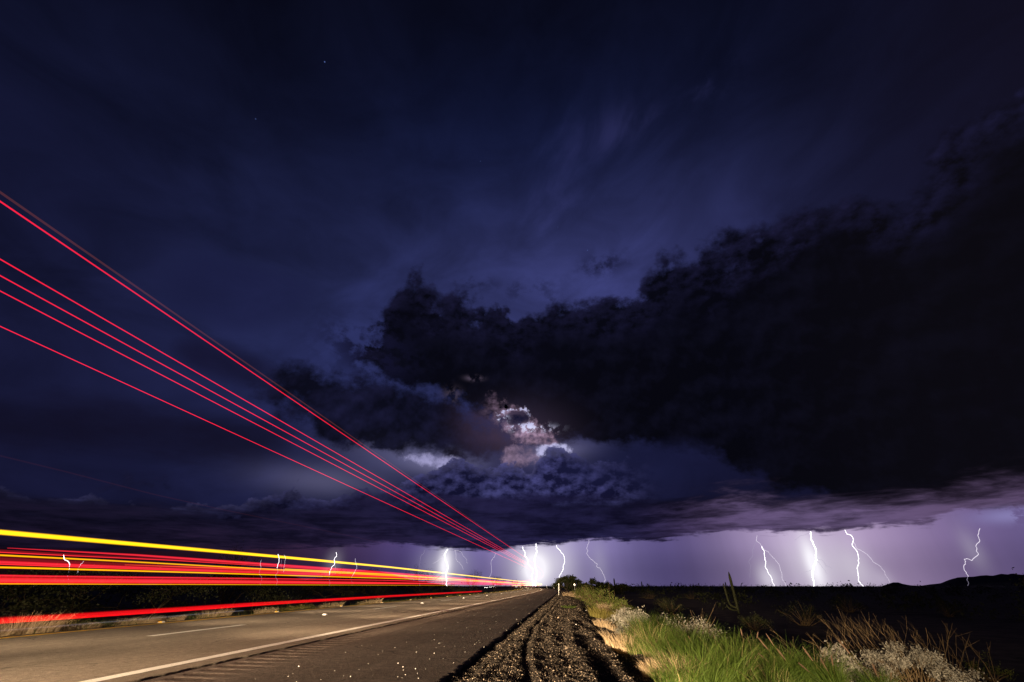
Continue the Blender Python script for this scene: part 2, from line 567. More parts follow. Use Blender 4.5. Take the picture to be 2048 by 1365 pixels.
def asphalt(name, c1, c2, grit, depth, speck=0.0):
    def build(out):
        p = geo_co()
        sp = E.nt.nodes.new('ShaderNodeSeparateXYZ')
        E.nt.links.new(p.s, sp.inputs[0])
        px, py, pz = (E(sp.outputs[i]) for i in range(3))
        # tyre polish and dirt run along the road
        lanes = noise(vec(px * 1.0, py * 0.03, 0.0), 2.2, 4, 0.55)
        patch = noise(p, 0.7, 5, 0.6)
        g1 = noise(p, grit, 2, 0.7)
        g2 = noise(p, grit * 0.37, 3, 0.6)
        t = (lanes * 0.5 + patch * 0.5)
        c = mixc(sstep(t, 0.36, 0.64), (*c1, 1), (*c2, 1))
        gm = noise(p, 9.0, 7, 0.82)
        c = tint(c, (g1 - 0.5) * 1.4 + (gm - 0.5) * 2.6 + 1.0)
        c = mixc(sstep(g2, 0.62, 0.72) * 0.5, c, (c1[0] * .35, c1[1] * .35, c1[2] * .35, 1))
        # hairline cracks and sealed seams
        wp = vec(px + noise(p, 1.1, 3, .6) * 0.7, py * 0.55 + noise(p, 0.9, 3, .6) * 0.7, 0.0)
        vc = E.nt.nodes.new('ShaderNodeTexVoronoi')
        vc.feature = 'DISTANCE_TO_EDGE'
        vc.inputs['Scale'].default_value = 0.32
        E.put(vc.inputs['Vector'], wp)
        ck = sstep(E(vc.outputs['Distance']), 0.002, 0.007, 1, 0) * sstep(patch, 0.42, 0.6)
        c = mixc(ck * 0.7, c, (c1[0] * .22, c1[1] * .22, c1[2] * .22, 1))
        if speck:
            v = E.nt.nodes.new('ShaderNodeTexVoronoi')
            v.inputs['Scale'].default_value = 60
            E.put(v.inputs['Vector'], p)
            s2 = E.nt.nodes.new('ShaderNodeSeparateColor')
            E.nt.links.new(v.outputs['Color'], s2.inputs[0])
            c = mixc(sstep(E(v.outputs['Distance']), 0.15, 0.3, 1, 0) * sstep(E(s2.outputs[0]), 0.86, 0.9) * speck, c, (0.55, 0.5, 0.42, 1))
        bsdf(out, c, 0.85, 0.25, g1 * 0.6 + g2 * 0.7, depth, 1.0)
    return material(name, build)


M = {}
M['lane'] = asphalt('lane_asphalt', (0.152, 0.124, 0.097), (0.21, 0.173, 0.137), 62, 0.018, 0.6)
M['shoulder'] = asphalt('shoulder_asphalt', (0.085, 0.064, 0.053), (0.12, 0.092, 0.077), 55, 0.012, 0.25)
def paint(name, c1, c2):
    def build(out):
        p = geo_co()
        c = mixc(sstep(noise(p, 1.3, 5, .6), .35, .65), (*c1, 1), (*c2, 1))
        worn = sstep(noise(p, 42, 3, .65) + (noise(p, 1.7, 3, .6) - 0.5) * 0.5, 0.60, 0.70)
        bsdf(out, mixc(worn * 0.8, c, (0.17, 0.145, 0.12, 1)), 0.55, 0.3)
    return material(name, build)


M['white_paint'] = paint('white_road_paint', (0.74, 0.73, 0.69), (0.84, 0.83, 0.79))
M['yellow_paint'] = paint('yellow_road_paint', (0.80, 0.46, 0.02), (0.88, 0.54, 0.03))
M['gravel'] = two_tone('gravel_soil', (0.022, 0.017, 0.013), (0.06, 0.045, 0.034), 30, 6, 0.95, bump=0.03, bscale=45)
M['soil'] = two_tone('desert_soil', (0.05, 0.038, 0.028), (0.11, 0.085, 0.06), 0.8, 7, 0.95, bump=0.05, bscale=9)
M['hill'] = two_tone('far_rock', (0.03, 0.025, 0.03), (0.055, 0.045, 0.05), 0.004, 7, 1.0)
M['post_white'] = two_tone('white_post_plastic', (0.74, 0.74, 0.72), (0.82, 0.82, 0.80), 5, 4, 0.45)
M['steel'] = two_tone('galvanised_steel', (0.30, 0.30, 0.31), (0.42, 0.42, 0.43), 14, 4, 0.45)
M['reflector_white'] = two_tone('white_reflector', (0.86, 0.88, 0.90), (0.9, 0.9, 0.9), 40, 2, 0.25, spec=0.6)
M['reflector_amber'] = two_tone('amber_reflector', (0.88, 0.52, 0.02), (0.9, 0.58, 0.03), 40, 2, 0.25, spec=0.6)
M['marker_base'] = two_tone('marker_ceramic', (0.75, 0.75, 0.73), (0.82, 0.82, 0.8), 20, 2, 0.4)
M['rubber'] = two_tone('tyre_rubber', (0.02, 0.02, 0.02), (0.03, 0.03, 0.03), 20, 2, 0.8)
M['car_paint'] = two_tone('dark_car_paint', (0.04, 0.04, 0.05), (0.05, 0.05, 0.06), 3, 2, 0.3, spec=0.5)
M['car_glass'] = two_tone('car_glass', (0.01, 0.01, 0.012), (0.015, 0.015, 0.018), 3, 2, 0.1, spec=0.5)


def stone_mat(name, dark, light):
    def build(out):
        a = E.nt.nodes.new('ShaderNodeAttribute')
        a.attribute_name = 'tone'
        t = E(a.outputs['Fac'])
        p = obj_co()
        c = mixc(t, (*dark, 1), (*light, 1))
        bsdf(out, tint(c, noise(p, 90, 2, 0.6) * 0.8 + 0.6), 0.8, 0.3)
    return material(name, build)


M['stones'] = stone_mat('gravel_stones', (0.016, 0.012, 0.009), (0.44, 0.34, 0.25))
M['pebbles'] = stone_mat('pale_pebbles', (0.50, 0.46, 0.40), (0.80, 0.78, 0.72))


def leaf_mat(name, c1, c2, trans=0.35, scale=1.6, rough=0.6, dry=None):
    def build(out):
        p = obj_co()
        a = E.nt.nodes.new('ShaderNodeAttribute')
        a.attribute_name = 'tone'
        c = mixc((E(a.outputs['Fac']) * 0.7 + sstep(noise(p, scale, 3, 0.6), 0.3, 0.7) * 0.3).clamp(), (*c1, 1), (*c2, 1))
        if dry:
            c = mixc(sstep(E(a.outputs['Fac']), 0.84, 0.90), c, (*dry, 1))
        b = bsdf(out, c, rough, 0.25)
        tr = E.nt.nodes.new('ShaderNodeBsdfTranslucent')
        E.put(tr.inputs['Color'], c)
        mx = E.nt.nodes.new('ShaderNodeMixShader')
        mx.inputs[0].default_value = trans
        E.nt.links.new(b.outputs[0], mx.inputs[1])
        E.nt.links.new(tr.outputs[0], mx.inputs[2])
        E.nt.links.new(mx.outputs[0], out.inputs['Surface'])
    return material(name, build)


M['dry_grass'] = leaf_mat('dry_straw', (0.32, 0.22, 0.12), (0.68, 0.53, 0.34), 0.25)
M['green_grass'] = leaf_mat('green_blades', (0.03, 0.062, 0.009), (0.125, 0.19, 0.03), 0.35, dry=(0.36, 0.28, 0.14))
M['olive_grass'] = leaf_mat('olive_blades', (0.13, 0.12, 0.025), (0.30, 0.25, 0.07), 0.3)
M['plume'] = leaf_mat('grass_plume', (0.12, 0.075, 0.05), (0.26, 0.165, 0.11), 0.3)
M['grey_leaf'] = leaf_mat('silvery_leaves', (0.13, 0.12, 0.095), (0.40, 0.38, 0.32), 0.2)
M['creosote'] = leaf_mat('creosote_leaves', (0.055, 0.08, 0.015), (0.16, 0.18, 0.04), 0.3)
M['dark_leaf'] = leaf_mat('mesquite_leaves', (0.016, 0.022, 0.007), (0.045, 0.05, 0.018), 0.3)
M['twig'] = two_tone('twig_bark', (0.08, 0.055, 0.027), (0.16, 0.11, 0.058), 12, 4, 0.9)
M['bark'] = two_tone('tree_bark', (0.03, 0.022, 0.015), (0.06, 0.045, 0.03), 7, 5, 0.95, bump=0.02, bscale=30)
M['cactus'] = two_tone('cactus_skin', (0.022, 0.026, 0.010), (0.042, 0.045, 0.02), 5, 5, 0.75, bump=0.02, bscale=30)
M['spine'] = two_tone('cactus_spines', (0.30, 0.24, 0.15), (0.4, 0.33, 0.2), 20, 2, 0.8)


def emit_mat(name, color, strength):
    def build(out):
        e = E.nt.nodes.new('ShaderNodeEmission')
        e.inputs[0].default_value = (*color, 1)
        e.inputs[1].default_value = strength
        E.nt.links.new(e.outputs[0], out.inputs['Surface'])
    return material(name, build)


# ------------------------------------------------------------------ terrain profile
def bend(y):
    """the road swings left in the distance"""
    y = np.asarray(y, float)
    t = np.clip(y - 65, 0, None)
    near = -t * t / 3000.0
    far = -(400.0 ** 2) / 3000.0 - (t - 400) * (800 / 3000.0)
    return np.where(t < 400, near, far)


EDGE_R, STEP_U, LINE_R, LINE_M, LINE_L, EDGE_L = -1.64, -5.18, -5.62, -9.32, -12.95, -13.40
PLAIN = -1.5


def road_z(u):
    return np.interp(u, [EDGE_L, LINE_L, LINE_M, 0], [-0.068, -0.060, 0.0, 0.0])


def verge_z(u, y):
    """gravel verge and the bank falling away to the right of it"""
    u = np.asarray(u, float); y = np.asarray(y, float)
    z = np.interp(u, [-1.9, -1.55, -1.2, 0.3, 0.8, 1.6, 12.5, 16, 40], [-0.115, -0.105, -0.072, -0.10, -0.16, -0.30, -1.46, -1.53, -1.58])
    wob = value_noise(y * 0.16, y * 0 + 3, 5) * 0.30 + value_noise(y * 0.5, u * 0.7 + 9, 6) * 0.16
    amp = np.interp(u, [-1.3, -0.5, 0.1, 0.9, 1.5, 2.2], [0.0, 0.005, 0.019, 0.032, 0.018, 0.0])
    z = z + amp * np.sin((u + wob) * 2 * math.pi / 0.55 + 0.7) * (0.55 + 0.9 * value_noise(u * 1.3, y * 0.35, 7))
    z = z + np.interp(u, [-1.2, 0, 1.4, 2.5], [0.3, 1, 1, 0]) * 0.028 * value_noise(u * 2.1, y * 0.8, 12)
    # a single wheel rut wandering across
    c = np.interp(y, [5, 9, 14, 30, 60], [-0.36, -0.85, -1.05, -0.9, -0.8])
    z = z - 0.026 * np.exp(-((u - c - 0.03 * value_noise(y * .9, y * 0, 8)) / 0.055) ** 2) + 0.014 * np.exp(-((u - c - 0.14) / 0.07) ** 2)
    z = z + 0.014 * value_noise(u * 5, y * 2.2, 9) + 0.010 * value_noise(u * 11, y * 9, 10)
    z = z + np.interp(u, [1.2, 3], [0, 1]) * 0.06 * value_noise(u * 0.9, y * 0.7, 11)
    return z


def survey(x, y):
    """where a bearing measured on the photograph meets the right hand verge and bank"""
    d = np.array(ray(x, y))
    t = 2.0 * 1.004 ** np.arange(1530)
    q = np.array([0, 0, CAM_H]) + d * t[:, None]
    hit = q[:, 2] < verge_z(q[:, 0] - bend(q[:, 1]), q[:, 1])
    return q[np.argmax(hit)] if hit.any() else q[-1]


def geom(a, b, first, ratio):
    out, s = [a], first
    while out[-1] < b:
        out.append(out[-1] + s); s *= ratio
    out[-1] = b
    return np.array(out)


YS = np.concatenate([np.arange(-60, 4.5, 1.5), np.arange(4.5, 40, 0.06), geom(40, 900, 0.1, 1.03)])


def strip(us, ys, zf):
    """sheet along the road; us columns, zf(u,y) heights; follows the bend"""
    U, Y = np.meshgrid(us, ys)
    Z = zf(U, Y)
    X = U + bend(Y)
    return np.stack([X, Y, Z], -1).reshape(-1, 3), grid_faces(len(ys), len(us))


# ------------------------------------------------------------------ the setting
# the plain: rings out to the horizon
rr = np.concatenate([[0.0], geom(8, 26000, 4, 1.16)])
aa = np.linspace(0, 2 * math.pi, 97)[:-1]
RR, AA = np.meshgrid(rr, aa, indexing='ij')
PX = RR * np.cos(AA); PY = RR * np.sin(AA)
PZ = PLAIN + 0.25 * value_noise(PX * 0.05, PY * 0.05, 21) * np.clip(RR / 60, 0, 1) - np.clip(RR - 4000, 0, None) * 0.0004
Fp = []
for i in range(len(rr) - 1):
    for j in range(96):
        k = (j + 1) % 96
        Fp.append((i * 96 + j, (i + 1) * 96 + j, (i + 1) * 96 + k, i * 96 + k))
o = mesh('desert_plain', np.stack([PX, PY, PZ], -1).reshape(-1, 3), Fp, M['soil'], smooth=True)
tag(o, kind='structure')


def lane_z(U, Y):
    return road_z(U)


us = np.array([EDGE_L - 0.02, EDGE_L, LINE_L, -11.0, LINE_M, -7.4, -6.2, STEP_U - 0.02, STEP_U, STEP_U + 0.012])
U, Y = np.meshgrid(us, YS)
wig = 0.014 * value_noise(YS * 3.1, YS * 0, 31) + 0.012 * value_noise(YS * 9, YS * 0, 32)
U[:, -3:] += wig[:, None]
wl = 0.05 * value_noise(YS * 0.8, YS * 0, 33) + 0.03 * value_noise(YS * 4, YS * 0, 34)
U[:, :2] += wl[:, None]
Z = road_z(U)
Z[:, 0] -= 0.25
Z[:, -1] -= 0.035
o = mesh('road', np.stack([U + bend(Y), Y, Z], -1).reshape(-1, 3), grid_faces(len(YS), len(us)), M['lane'])
tag(o, kind='structure')

# shoulder with its milled rumble strip
YF = np.concatenate([np.arange(-60, 4.5, 1.5), np.arange(4.5, 52, 0.0305), geom(52, 900, 0.12, 1.03)])
us = np.array([STEP_U - 0.03, -5.05, -5.02, -4.98, -4.75, -4.48, -4.44, -4.2, -3.4, -2.6, -2.0, EDGE_R - 0.05, EDGE_R, EDGE_R + 0.03])
U, Y = np.meshgrid(us, YF)
Z = np.interp(U, [STEP_U, -4, EDGE_R], [-0.022, -0.028, -0.05])
ph = (YF / 0.305) % 1.0
g = -0.020 * np.where(ph < 0.62, np.sin(ph / 0.62 * math.pi), 0) * (YF > 4.4) * (YF < 52)
Z[:, 3:6] += g[:, None]
wr = 0.035 * value_noise(YF * 1.3, YF * 0, 41) + 0.02 * value_noise(YF * 5, YF * 0, 42) + 0.012 * value_noise(YF * 13, YF * 0, 43)
U[:, -3:] += wr[:, None]
Z[:, -1] -= 0.16
o = mesh('road_shoulder', np.stack([U + bend(Y), Y, Z], -1).reshape(-1, 3), grid_faces(len(YF), len(us)), M['shoulder'])
tag(o, kind='structure')

# gravel verge and bank
us = np.concatenate([np.arange(-1.85, 2.2, 0.035), geom(2.2, 40, 0.06, 1.08)])
ys = np.concatenate([np.arange(-60, 4, 2.0), np.arange(4, 26, 0.06), geom(26, 900, 0.08, 1.03)])
V, F = strip(us, ys, verge_z)
tag(mesh('gravel_verge', V, F, M['gravel'], smooth=True), kind='structure')

# median bank to the left of the road
us = np.concatenate([np.arange(EDGE_L - 0.3 + 0.36, -30, -0.25), [-40.0]])[::-1]
ys = np.concatenate([np.arange(-60, 4, 2.0), np.arange(4, 60, 0.3), geom(60, 900, 0.4, 1.05)])


def median_z(U, Y):
    return np.interp(U, [-40, -28, -18, -14.6, EDGE_L - 0.1, EDGE_L + .1], [-1.7, -1.45, -0.85, -0.24, -0.10, -0.10]) + 0.05 * value_noise(U * 1.2, Y * 0.9, 51) + 0.03 * value_noise(U * 4, Y * 3, 52) * (U < EDGE_L - .2)


V, F = strip(us, ys, median_z)
tag(mesh('median', V, F, M['soil'], smooth=True), kind='structure')


# painted lines: sheets 4 mm above the asphalt
def painted(name, u0, u1, ys, mat, seed):
    n0 = 0.008 * value_noise(ys * 7, ys * 0, seed); n1 = 0.008 * value_noise(ys * 7, ys * 0, seed + 1)
    U = np.stack([u0 + n0, u1 + n1], 1)
    Y = np.repeat(ys[:, None], 2, 1)
    Z = road_z(U) + 0.004
    o = mesh(name, np.stack([U + bend(Y), Y, Z], -1).reshape(-1, 3), grid_faces(len(ys), 2), mat)
    return tag(o, kind='structure')


painted('road_edge_line', LINE_R - 0.105, LINE_R + 0.105, YS, M['white_paint'], 61)
painted('road_median_line', LINE_L - 0.05, LINE_L + 0.24, YS, M['yellow_paint'], 63)
DASH0 = 10.0                                       # start of the nearest dash, then one every 12.2 m
for k in range(-4, 40):
    y0 = DASH0 + 12.2 * k
    painted('lane_dash', LINE_M - 0.10, LINE_M + 0.10, np.arange(y0, y0 + 3.06, 0.153), M['white_paint'], 70 + k)


# raised reflective markers
def marker(u, y, mat, zoff):
    p = bpy.data.objects.new('pavement_marker', None)
    COL.objects.link(p)
    p.location = (u + float(bend(y)), y, float(road_z(u)) + zoff)
    return p


bmm = bmesh.new()
vs = [bmm.verts.new(v) for v in ((-.05, -.05, 0), (.05, -.05, 0), (.05, .05, 0), (-.05, .05, 0), (-.042, -.022, .018), (.042, -.022, .018), (.042, .022, .018), (-.042, .022, .018))]
for f in ((4, 5, 6, 7), (0, 1, 5, 4), (1, 2, 6, 5), (2, 3, 7, 6), (3, 0, 4, 7)):
    bmm.faces.new([vs[i] for i in f])
MARK_BODY = bpy.data.meshes.new('body'); bmm.to_mesh(MARK_BODY); bmm.free()
MARK_BODY.materials.append(M['marker_base'])
bmm = bmesh.new()
vs = [bmm.verts.new(v) for v in ((-.042, -.0505, .004), (.042, -.0505, .004), (.038, -.028, .0175), (-.038, -.028, .0175),
                                 (-.042, -.049, .004), (.042, -.049, .004), (.038, -.0265, .0175), (-.038, -.0265, .0175))]
for f in ((0, 1, 2, 3), (7, 6, 5, 4), (0, 4, 5, 1), (2, 6, 7, 3), (1, 5, 6, 2), (0, 3, 7, 4)):
    bmm.faces.new([vs[i] for i in f])
MARK_LENS = {}
for key in ('white', 'amber'):
    me = bpy.data.meshes.new('lens'); bmm.to_mesh(me); me.materials.append(M['reflector_' + key]); MARK_LENS[key] = me
bmm.free()
ORD = ('first', 'second', 'third', 'fourth', 'fifth', 'sixth', 'seventh', 'eighth', 'ninth', 'tenth', 'eleventh', 'twelfth')
for key, u, y0, dyy, n, lab, far, grp in (
        ('white', LINE_M, DASH0 + 7.6, 12.2, 22, '%s white raised reflector from the left, between two lane dashes', 'tiny far white reflector in the row of lane dashes near the road end', 'white reflectors between the lane dashes'),
        ('amber', LINE_L - 0.24, 14.4, 6.1, 34, '%s amber raised reflector from the left along the yellow line', 'tiny far amber reflector in the row beside the yellow line near the road end', 'amber reflectors along the yellow line')):
    for k in range(n):
        p = marker(u, y0 + k * dyy, None, 0.004)
        p.scale = (1.5, 1.5, 2.2)
        tag(p, lab % ORD[k] if k < (6 if key == 'white' else 12) else far, 'reflector', grp)
        link('body', MARK_BODY, p)
        link('lens', MARK_LENS[key], p)

# far hills


def hill(name, pts, dist, depth, label):
    """ridge whose skyline passes through surveyed points"""
    rs = np.random.RandomState(len(label))
    ang = [azel(x, y) for x, y in pts]
    a = np.array([t[0] for t in ang]); e = np.array([t[1] for t in ang])
    A = np.linspace(a[0], a[-1], 90)
    Hh = np.interp(A, a, e)
    Hh = Hh + 0.05 * value_noise(A * 3.1, A * 0, 91) * np.clip(Hh * 2, 0, 1)
    rows = []
    for t, f in ((-1, 0), (-0.6, 0.35), (-0.25, 0.78), (0, 1.0), (0.3, 0.8), (0.65, 0.4), (1, 0)):
        d = dist + t * depth
        zz = CAM_H + np.tan(np.radians(Hh)) * dist * f
        zz = zz * (1 + 0.10 * value_noise(A * 5, A * 0 + t * 7, 92) * (abs(t) > 0.01)) - (f == 0) * 14.0
        rows.append(np.stack([np.sin(np.radians(A)) * d, np.cos(np.radians(A)) * d, zz], -1))
    V = np.concatenate(rows)
    o = mesh(name, V, grid_faces(7, 90), M['hill'], smooth=False)
    return tag(o, kind='structure')


hill('hills', [(1840, 1172), (1885, 1166), (1900, 1160), (1915, 1155), (1930, 1153.5), (1945, 1154), (1960, 1151.5), (1985, 1152), (2000, 1149), (2030, 1148), (2060, 1150), (2120, 1140), (2300, 1160), (2500, 1172)], 11000, 1500, 'right hills')
hill('hill', [(1765, 1172), (1776, 1168), (1786, 1164.5), (1796, 1164.5), (1804, 1168), (1822, 1171), (1840, 1172)], 13500, 600, 'small hill')
hill('hills', [(300, 1172), (380, 1160), (440, 1148), (480, 1141), (505, 1137), (540, 1140), (565, 1146), (610, 1160), (660, 1152), (710, 1144), (740, 1140), (790, 1150), (820, 1160), (900, 1172)], 9500, 900, 'left hills')


# ------------------------------------------------------------------ stones
def stones(name, P, size, tone, mat, rs):
    """many small squashed eight-faced stones in one mesh"""
    n = len(P)
    base = np.array([(1, 0, 0), (0, 1, 0), (-1, 0, 0), (0, -1, 0), (0, 0, 1), (0, 0, -1)], float)
    V = base[None] * (0.7 + 0.6 * rs.rand(n, 6, 1)) + 0.22 * rs.randn(n, 6, 3)
    V[:, :, 2] *= 0.72
    a = rs.rand(n) * 6.28
    c, s = np.cos(a)[:, None], np.sin(a)[:, None]
    X = V[:, :, 0] * c - V[:, :, 1] * s
    Yv = V[:, :, 0] * s + V[:, :, 1] * c
    V = np.stack([X, Yv, V[:, :, 2]], -1) * size[:, None, None] + P[:, None]
    f = np.array([(0, 1, 4), (1, 2, 4), (2, 3, 4), (3, 0, 4), (1, 0, 5), (2, 1, 5), (3, 2, 5), (0, 3, 5)])
    F = (np.arange(n)[:, None, None] * 6 + f[None]).reshape(-1, 3)
    me = raw(V.reshape(-1, 3), F, False, name)
    at = me.attributes.new('tone', 'FLOAT', 'POINT')
    at.data.foreach_set('value', np.repeat(tone, 6).astype(np.float32))
    me.materials.append(mat)
    return tag(link(name, me), kind='stuff')


rs = np.random.RandomState(4)
N = 120000
y = 5.0 * np.exp(rs.rand(N) ** 0.9 * math.log(70 / 5.0))
u = rs.rand(N) * 3.4 - 1.63 + 0.12 * rs.randn(N)
u = np.maximum(u, EDGE_R + 0.02 + 0.05 * rs.rand(N))
size = np.exp(rs.randn(N) * 0.45) * 0.0062 * np.clip(y / 12, 1, 3.2) ** 0.5
z = verge_z(u, y) + size * 0.25
tone = np.clip(rs.rand(N) ** 6.0, 0, 1)
o = stones('gravel', np.stack([u + bend(y), y, z], -1), size, tone, M['stones'], rs)
tag(o, 'loose dark gravel with pale chips on the rutted verge', 'gravel')

N = 190
y = 5.6 * np.exp(rs.rand(N) ** 1.25 * math.log(60 / 5.6))
u = -4.3 + 2.75 * rs.rand(N) ** 0.8
far = rs.rand(N) < 0.10
u[far] = -13 + 7 * rs.rand(far.sum())
size = np.exp(rs.randn(N) * 0.32) * 0.0056 * np.clip(y / 12, 1, 2.2) ** 0.5
zz = np.where(u > STEP_U, np.interp(u, [STEP_U, -4, EDGE_R], [-0.022, -0.028, -0.05]), road_z(u)) + size * 0.4
o = stones('scattered_pebbles', np.stack([u + bend(y), y, zz], -1), size, rs.rand(N), M['pebbles'], rs)
tag(o, 'pale pebbles scattered over the asphalt shoulder', 'pebbles')
P3 = []
for (x, yy, s) in ((1221, 1259, .06), (1200, 1243, .05), (1152, 1250, .03), (1300, 1355, .045), (1172, 1222, .07)):
    p = survey(x, yy)
    P3.append((p, s))
for k, ((p, s), lab) in enumerate(zip(P3, ('white stone lying beside the big pale straw tuft', 'white stone lying near the small straw tuft', 'pale pebble lying in the gravel ruts',
                                           'pale stone lying at the foot of the nearest straw tuft', 'pale rock at the foot of the olive bushes'))):
    bm = bmesh.new()
    bmesh.ops.create_icosphere(bm, subdivisions=2, radius=s * 0.6)
    for v in bm.verts:
        v.co *= 1 + 0.25 * float(value_noise(v.co.x * 30 + k * 3, v.co.y * 30 + v.co.z * 20, 17))
        v.co.z *= 0.6
    tag(bm_obj('stone', bm, M['marker_base'], loc=(p[0], p[1], p[2] + s * 0.2)), lab, 'stone')


# ------------------------------------------------------------------ vegetation
def blades(B, h, lean, bend_amt, w, seg, rs, droop=0.0):
    """curved tapering grass blades: base points B, height h, lean direction angles"""
    n = len(B)
    t = np.linspace(0, 1, seg + 1)
    dirx, diry = np.cos(lean), np.sin(lean)
    out = h[:, None] * bend_amt[:, None] * t[None] ** 1.7
    up = h[:, None] * (t[None] - droop * t[None] ** 3 * bend_amt[:, None])
    C = B[:, None] + np.stack([dirx[:, None] * out, diry[:, None] * out, up], -1)
    fa = rs.rand(n) * 6.28
    wd = (w[:, None] * (1 - t[None] ** 1.6) * 0.5 + 0.0006)
    S = np.stack([np.cos(fa)[:, None] * wd, np.sin(fa)[:, None] * wd, wd * 0], -1)
    V = np.stack([C - S, C + S], 2).reshape(n, -1, 3)
    q = np.array([(2 * i, 2 * i + 1, 2 * i + 3, 2 * i + 2) for i in range(seg)])
    F = (np.arange(n)[:, None, None] * (2 * seg + 2) + q[None]).reshape(-1, 4)
    return V.reshape(-1, 3), F


def toned(name, V, F, tone, mat, parent=None, loc=None):
    me = raw(V, F, False, name)
    at = me.attributes.new('tone', 'FLOAT', 'POINT')
    at.data.foreach_set('value', np.asarray(tone, np.float32))
    me.materials.append(mat)
    return link(name, me, parent, loc)


def tuft(name, p, rad, height, n, mat, rs, label, cat, group=None, spread=0.9, w=0.005, wind=0.0):
    """one bunch grass"""
    a = rs.rand(n) * 6.28
    r = rad * np.sqrt(rs.rand(n))
    B = np.stack([np.cos(a) * r, np.sin(a) * r, np.zeros(n)], -1)
    B[:, 2] = verge_or_flat(p, B)
    h = height * (0.45 + 0.6 * rs.rand(n))
    lean = a + 0.7 * rs.randn(n)
    b = spread * (0.2 + 0.8 * r / rad) * (0.5 + 0.7 * rs.rand(n))
    V, F = blades(B, h, lean, b, w * (0.6 + 0.8 * rs.rand(n)), 4, rs, 0.35)
    if wind:
        V[:, 0] += wind * (np.maximum(V[:, 2], 0) / height) ** 1.5 * height
    o = toned(name, V, F, np.repeat(rs.rand(n), 10), mat, None, p)
    return tag(o, label, cat, group)


def verge_or_flat(p, B):
    if p[0] - float(bend(p[1])) > -1.6:
        z = verge_z(p[0] + B[:, 0] - bend(p[1]), p[1] + B[:, 1]) - p[2]
    else:
        z = median_z(p[0] + B[:, 0] - bend(p[1]), p[1] + B[:, 1]) - p[2]
    return z - 0.01


def leaf_cloud(C, size, rs, aspect=0.45):
    """randomly turned leaf quads at points C"""
    n = len(C)
    d = rs.randn(n, 3); d /= np.linalg.norm(d, axis=1)[:, None]
    e = np.cross(d, rs.randn(n, 3)); e /= np.linalg.norm(e, axis=1)[:, None] + 1e-9
    d = d * size[:, None]; e = e * size[:, None] * aspect
    V = np.stack([C - d, C + e, C + d, C - e], 1).reshape(-1, 3)
    return V, np.arange(4 * n).reshape(-1, 4)


def shrub(name, p, wx, wy, h, n_leaf, leaf, mats, rs, label, cat, group=None, clumps=26, twigs=18, stalk=0.0, aspect=0.45, bark='twig', base=0.15, cl=0.075):
    """stems from the ground, leaf clumps on their ends; uneven outline"""
    root = bpy.data.objects.new(name, None)
    COL.objects.link(root)
    root.location = p
    tag(root, label, cat, group)
    ends, parts = [], []
    for k in range(clumps):
        a = rs.rand() * 6.28
        el = math.asin(base + (1 - base) * rs.rand() ** 0.7)
        r = 0.55 + 0.5 * rs.rand()
        ends.append((math.cos(a) * math.cos(el) * wx * 0.5 * r, math.sin(a) * math.cos(el) * wy * 0.5 * r, h * math.sin(el) * (0.65 + 0.4 * rs.rand())))
    ends = np.array(ends)
    for k in range(max(clumps, twigs)):
        e = ends[k % len(ends)] * (1.0 if k < clumps else 0.9 + 0.5 * rs.rand())
        s = np.array([rs.randn() * wx * 0.05, rs.randn() * wy * 0.05, -0.05])
        mid = s * 0.45 + e * 0.5 + np.array([0, 0, h * 0.06]) + rs.randn(3) * h * 0.04
        tip = e + (e - mid) * stalk * rs.rand()
        parts.append(tube([s, mid, e, tip + 1e-3], [h * 0.016, h * 0.011, h * 0.007, h * 0.003], 4, False))
    V, F = join(parts)
    mesh('stems', V, F, M[bark], root)
    ci = rs.randint(0, len(ends), n_leaf)
    cs = cl * (0.7 + 0.8 * rs.rand(len(ends))) * (wx + wy + 2 * h) / 4
    C = ends[ci] + rs.randn(n_leaf, 3) * cs[ci][:, None] * np.array([1, 1, 0.75])
    C[:, 2] = np.maximum(C[:, 2], 0.01)
    V, F = leaf_cloud(C, leaf * (0.6 + 0.8 * rs.rand(n_leaf)), rs, aspect)
    tone = np.clip(0.5 + 0.5 * (rs.rand(len(ends))[ci] - 0.5) + 0.6 * (rs.rand(n_leaf) - 0.5), 0, 1)
    toned('foliage', V, F, np.repeat(tone, 4), M[mats], root)
    return root


# ---- the strip of plants at the right of the gravel, near to far
rs = np.random.RandomState(11)
for (x, y, rad, h, n, lab) in (
        (1358, 1370, .22, .44, 520, 'pale straw tuft nearest the lens, at the bottom edge between gravel and green grass'),
        (1312, 1347, .22, .24, 460, 'low pale straw tuft just behind the nearest one, at the foot of the green grass'),
        (1245, 1304, .34, .38, 760, 'bushy pale straw tuft bulging out over the gravel'),
        (1206, 1253, .28, .26, 420, 'small low straw tuft at the gravel edge below the silvery shrub'),
        (1228, 1263, .24, .22, 300, 'little straw tuft squeezed below the silvery shrub')):
    tuft('straw_tuft', survey(x, y), rad, h, n, M['dry_grass'], rs, lab, 'grass tuft', 'straw tufts along the gravel', 0.75, 0.0085)
for (x, y, rad, h, n, mat, lab) in (
        (1205, 1238, .55, .50, 900, 'olive_grass', 'orange brown tall grass clump in front of the olive bushes'),
        (1222, 1230, .60, .60, 900, 'dry_grass', 'tan tall grass clump beside the orange brown one'),
        (1140, 1192, .95, .55, 700, 'dry_grass', 'pale grass clump below the round roadside reflector'),
        (1153, 1196, .80, .50, 600, 'dry_grass', 'pale grass clump right of the one below the round reflector')):
    tuft('tall_grass', survey(x, y), rad, h, n, M[mat], rs, lab, 'grass clump', 'grass clumps farther along the verge', 0.6, 0.010)
tuft('grass_patch', survey(1137, 1216), .42, .16, 420, M['green_grass'], rs, 'low green weed patch growing alone among the gravel ruts', 'weeds', None, 0.9, 0.010)
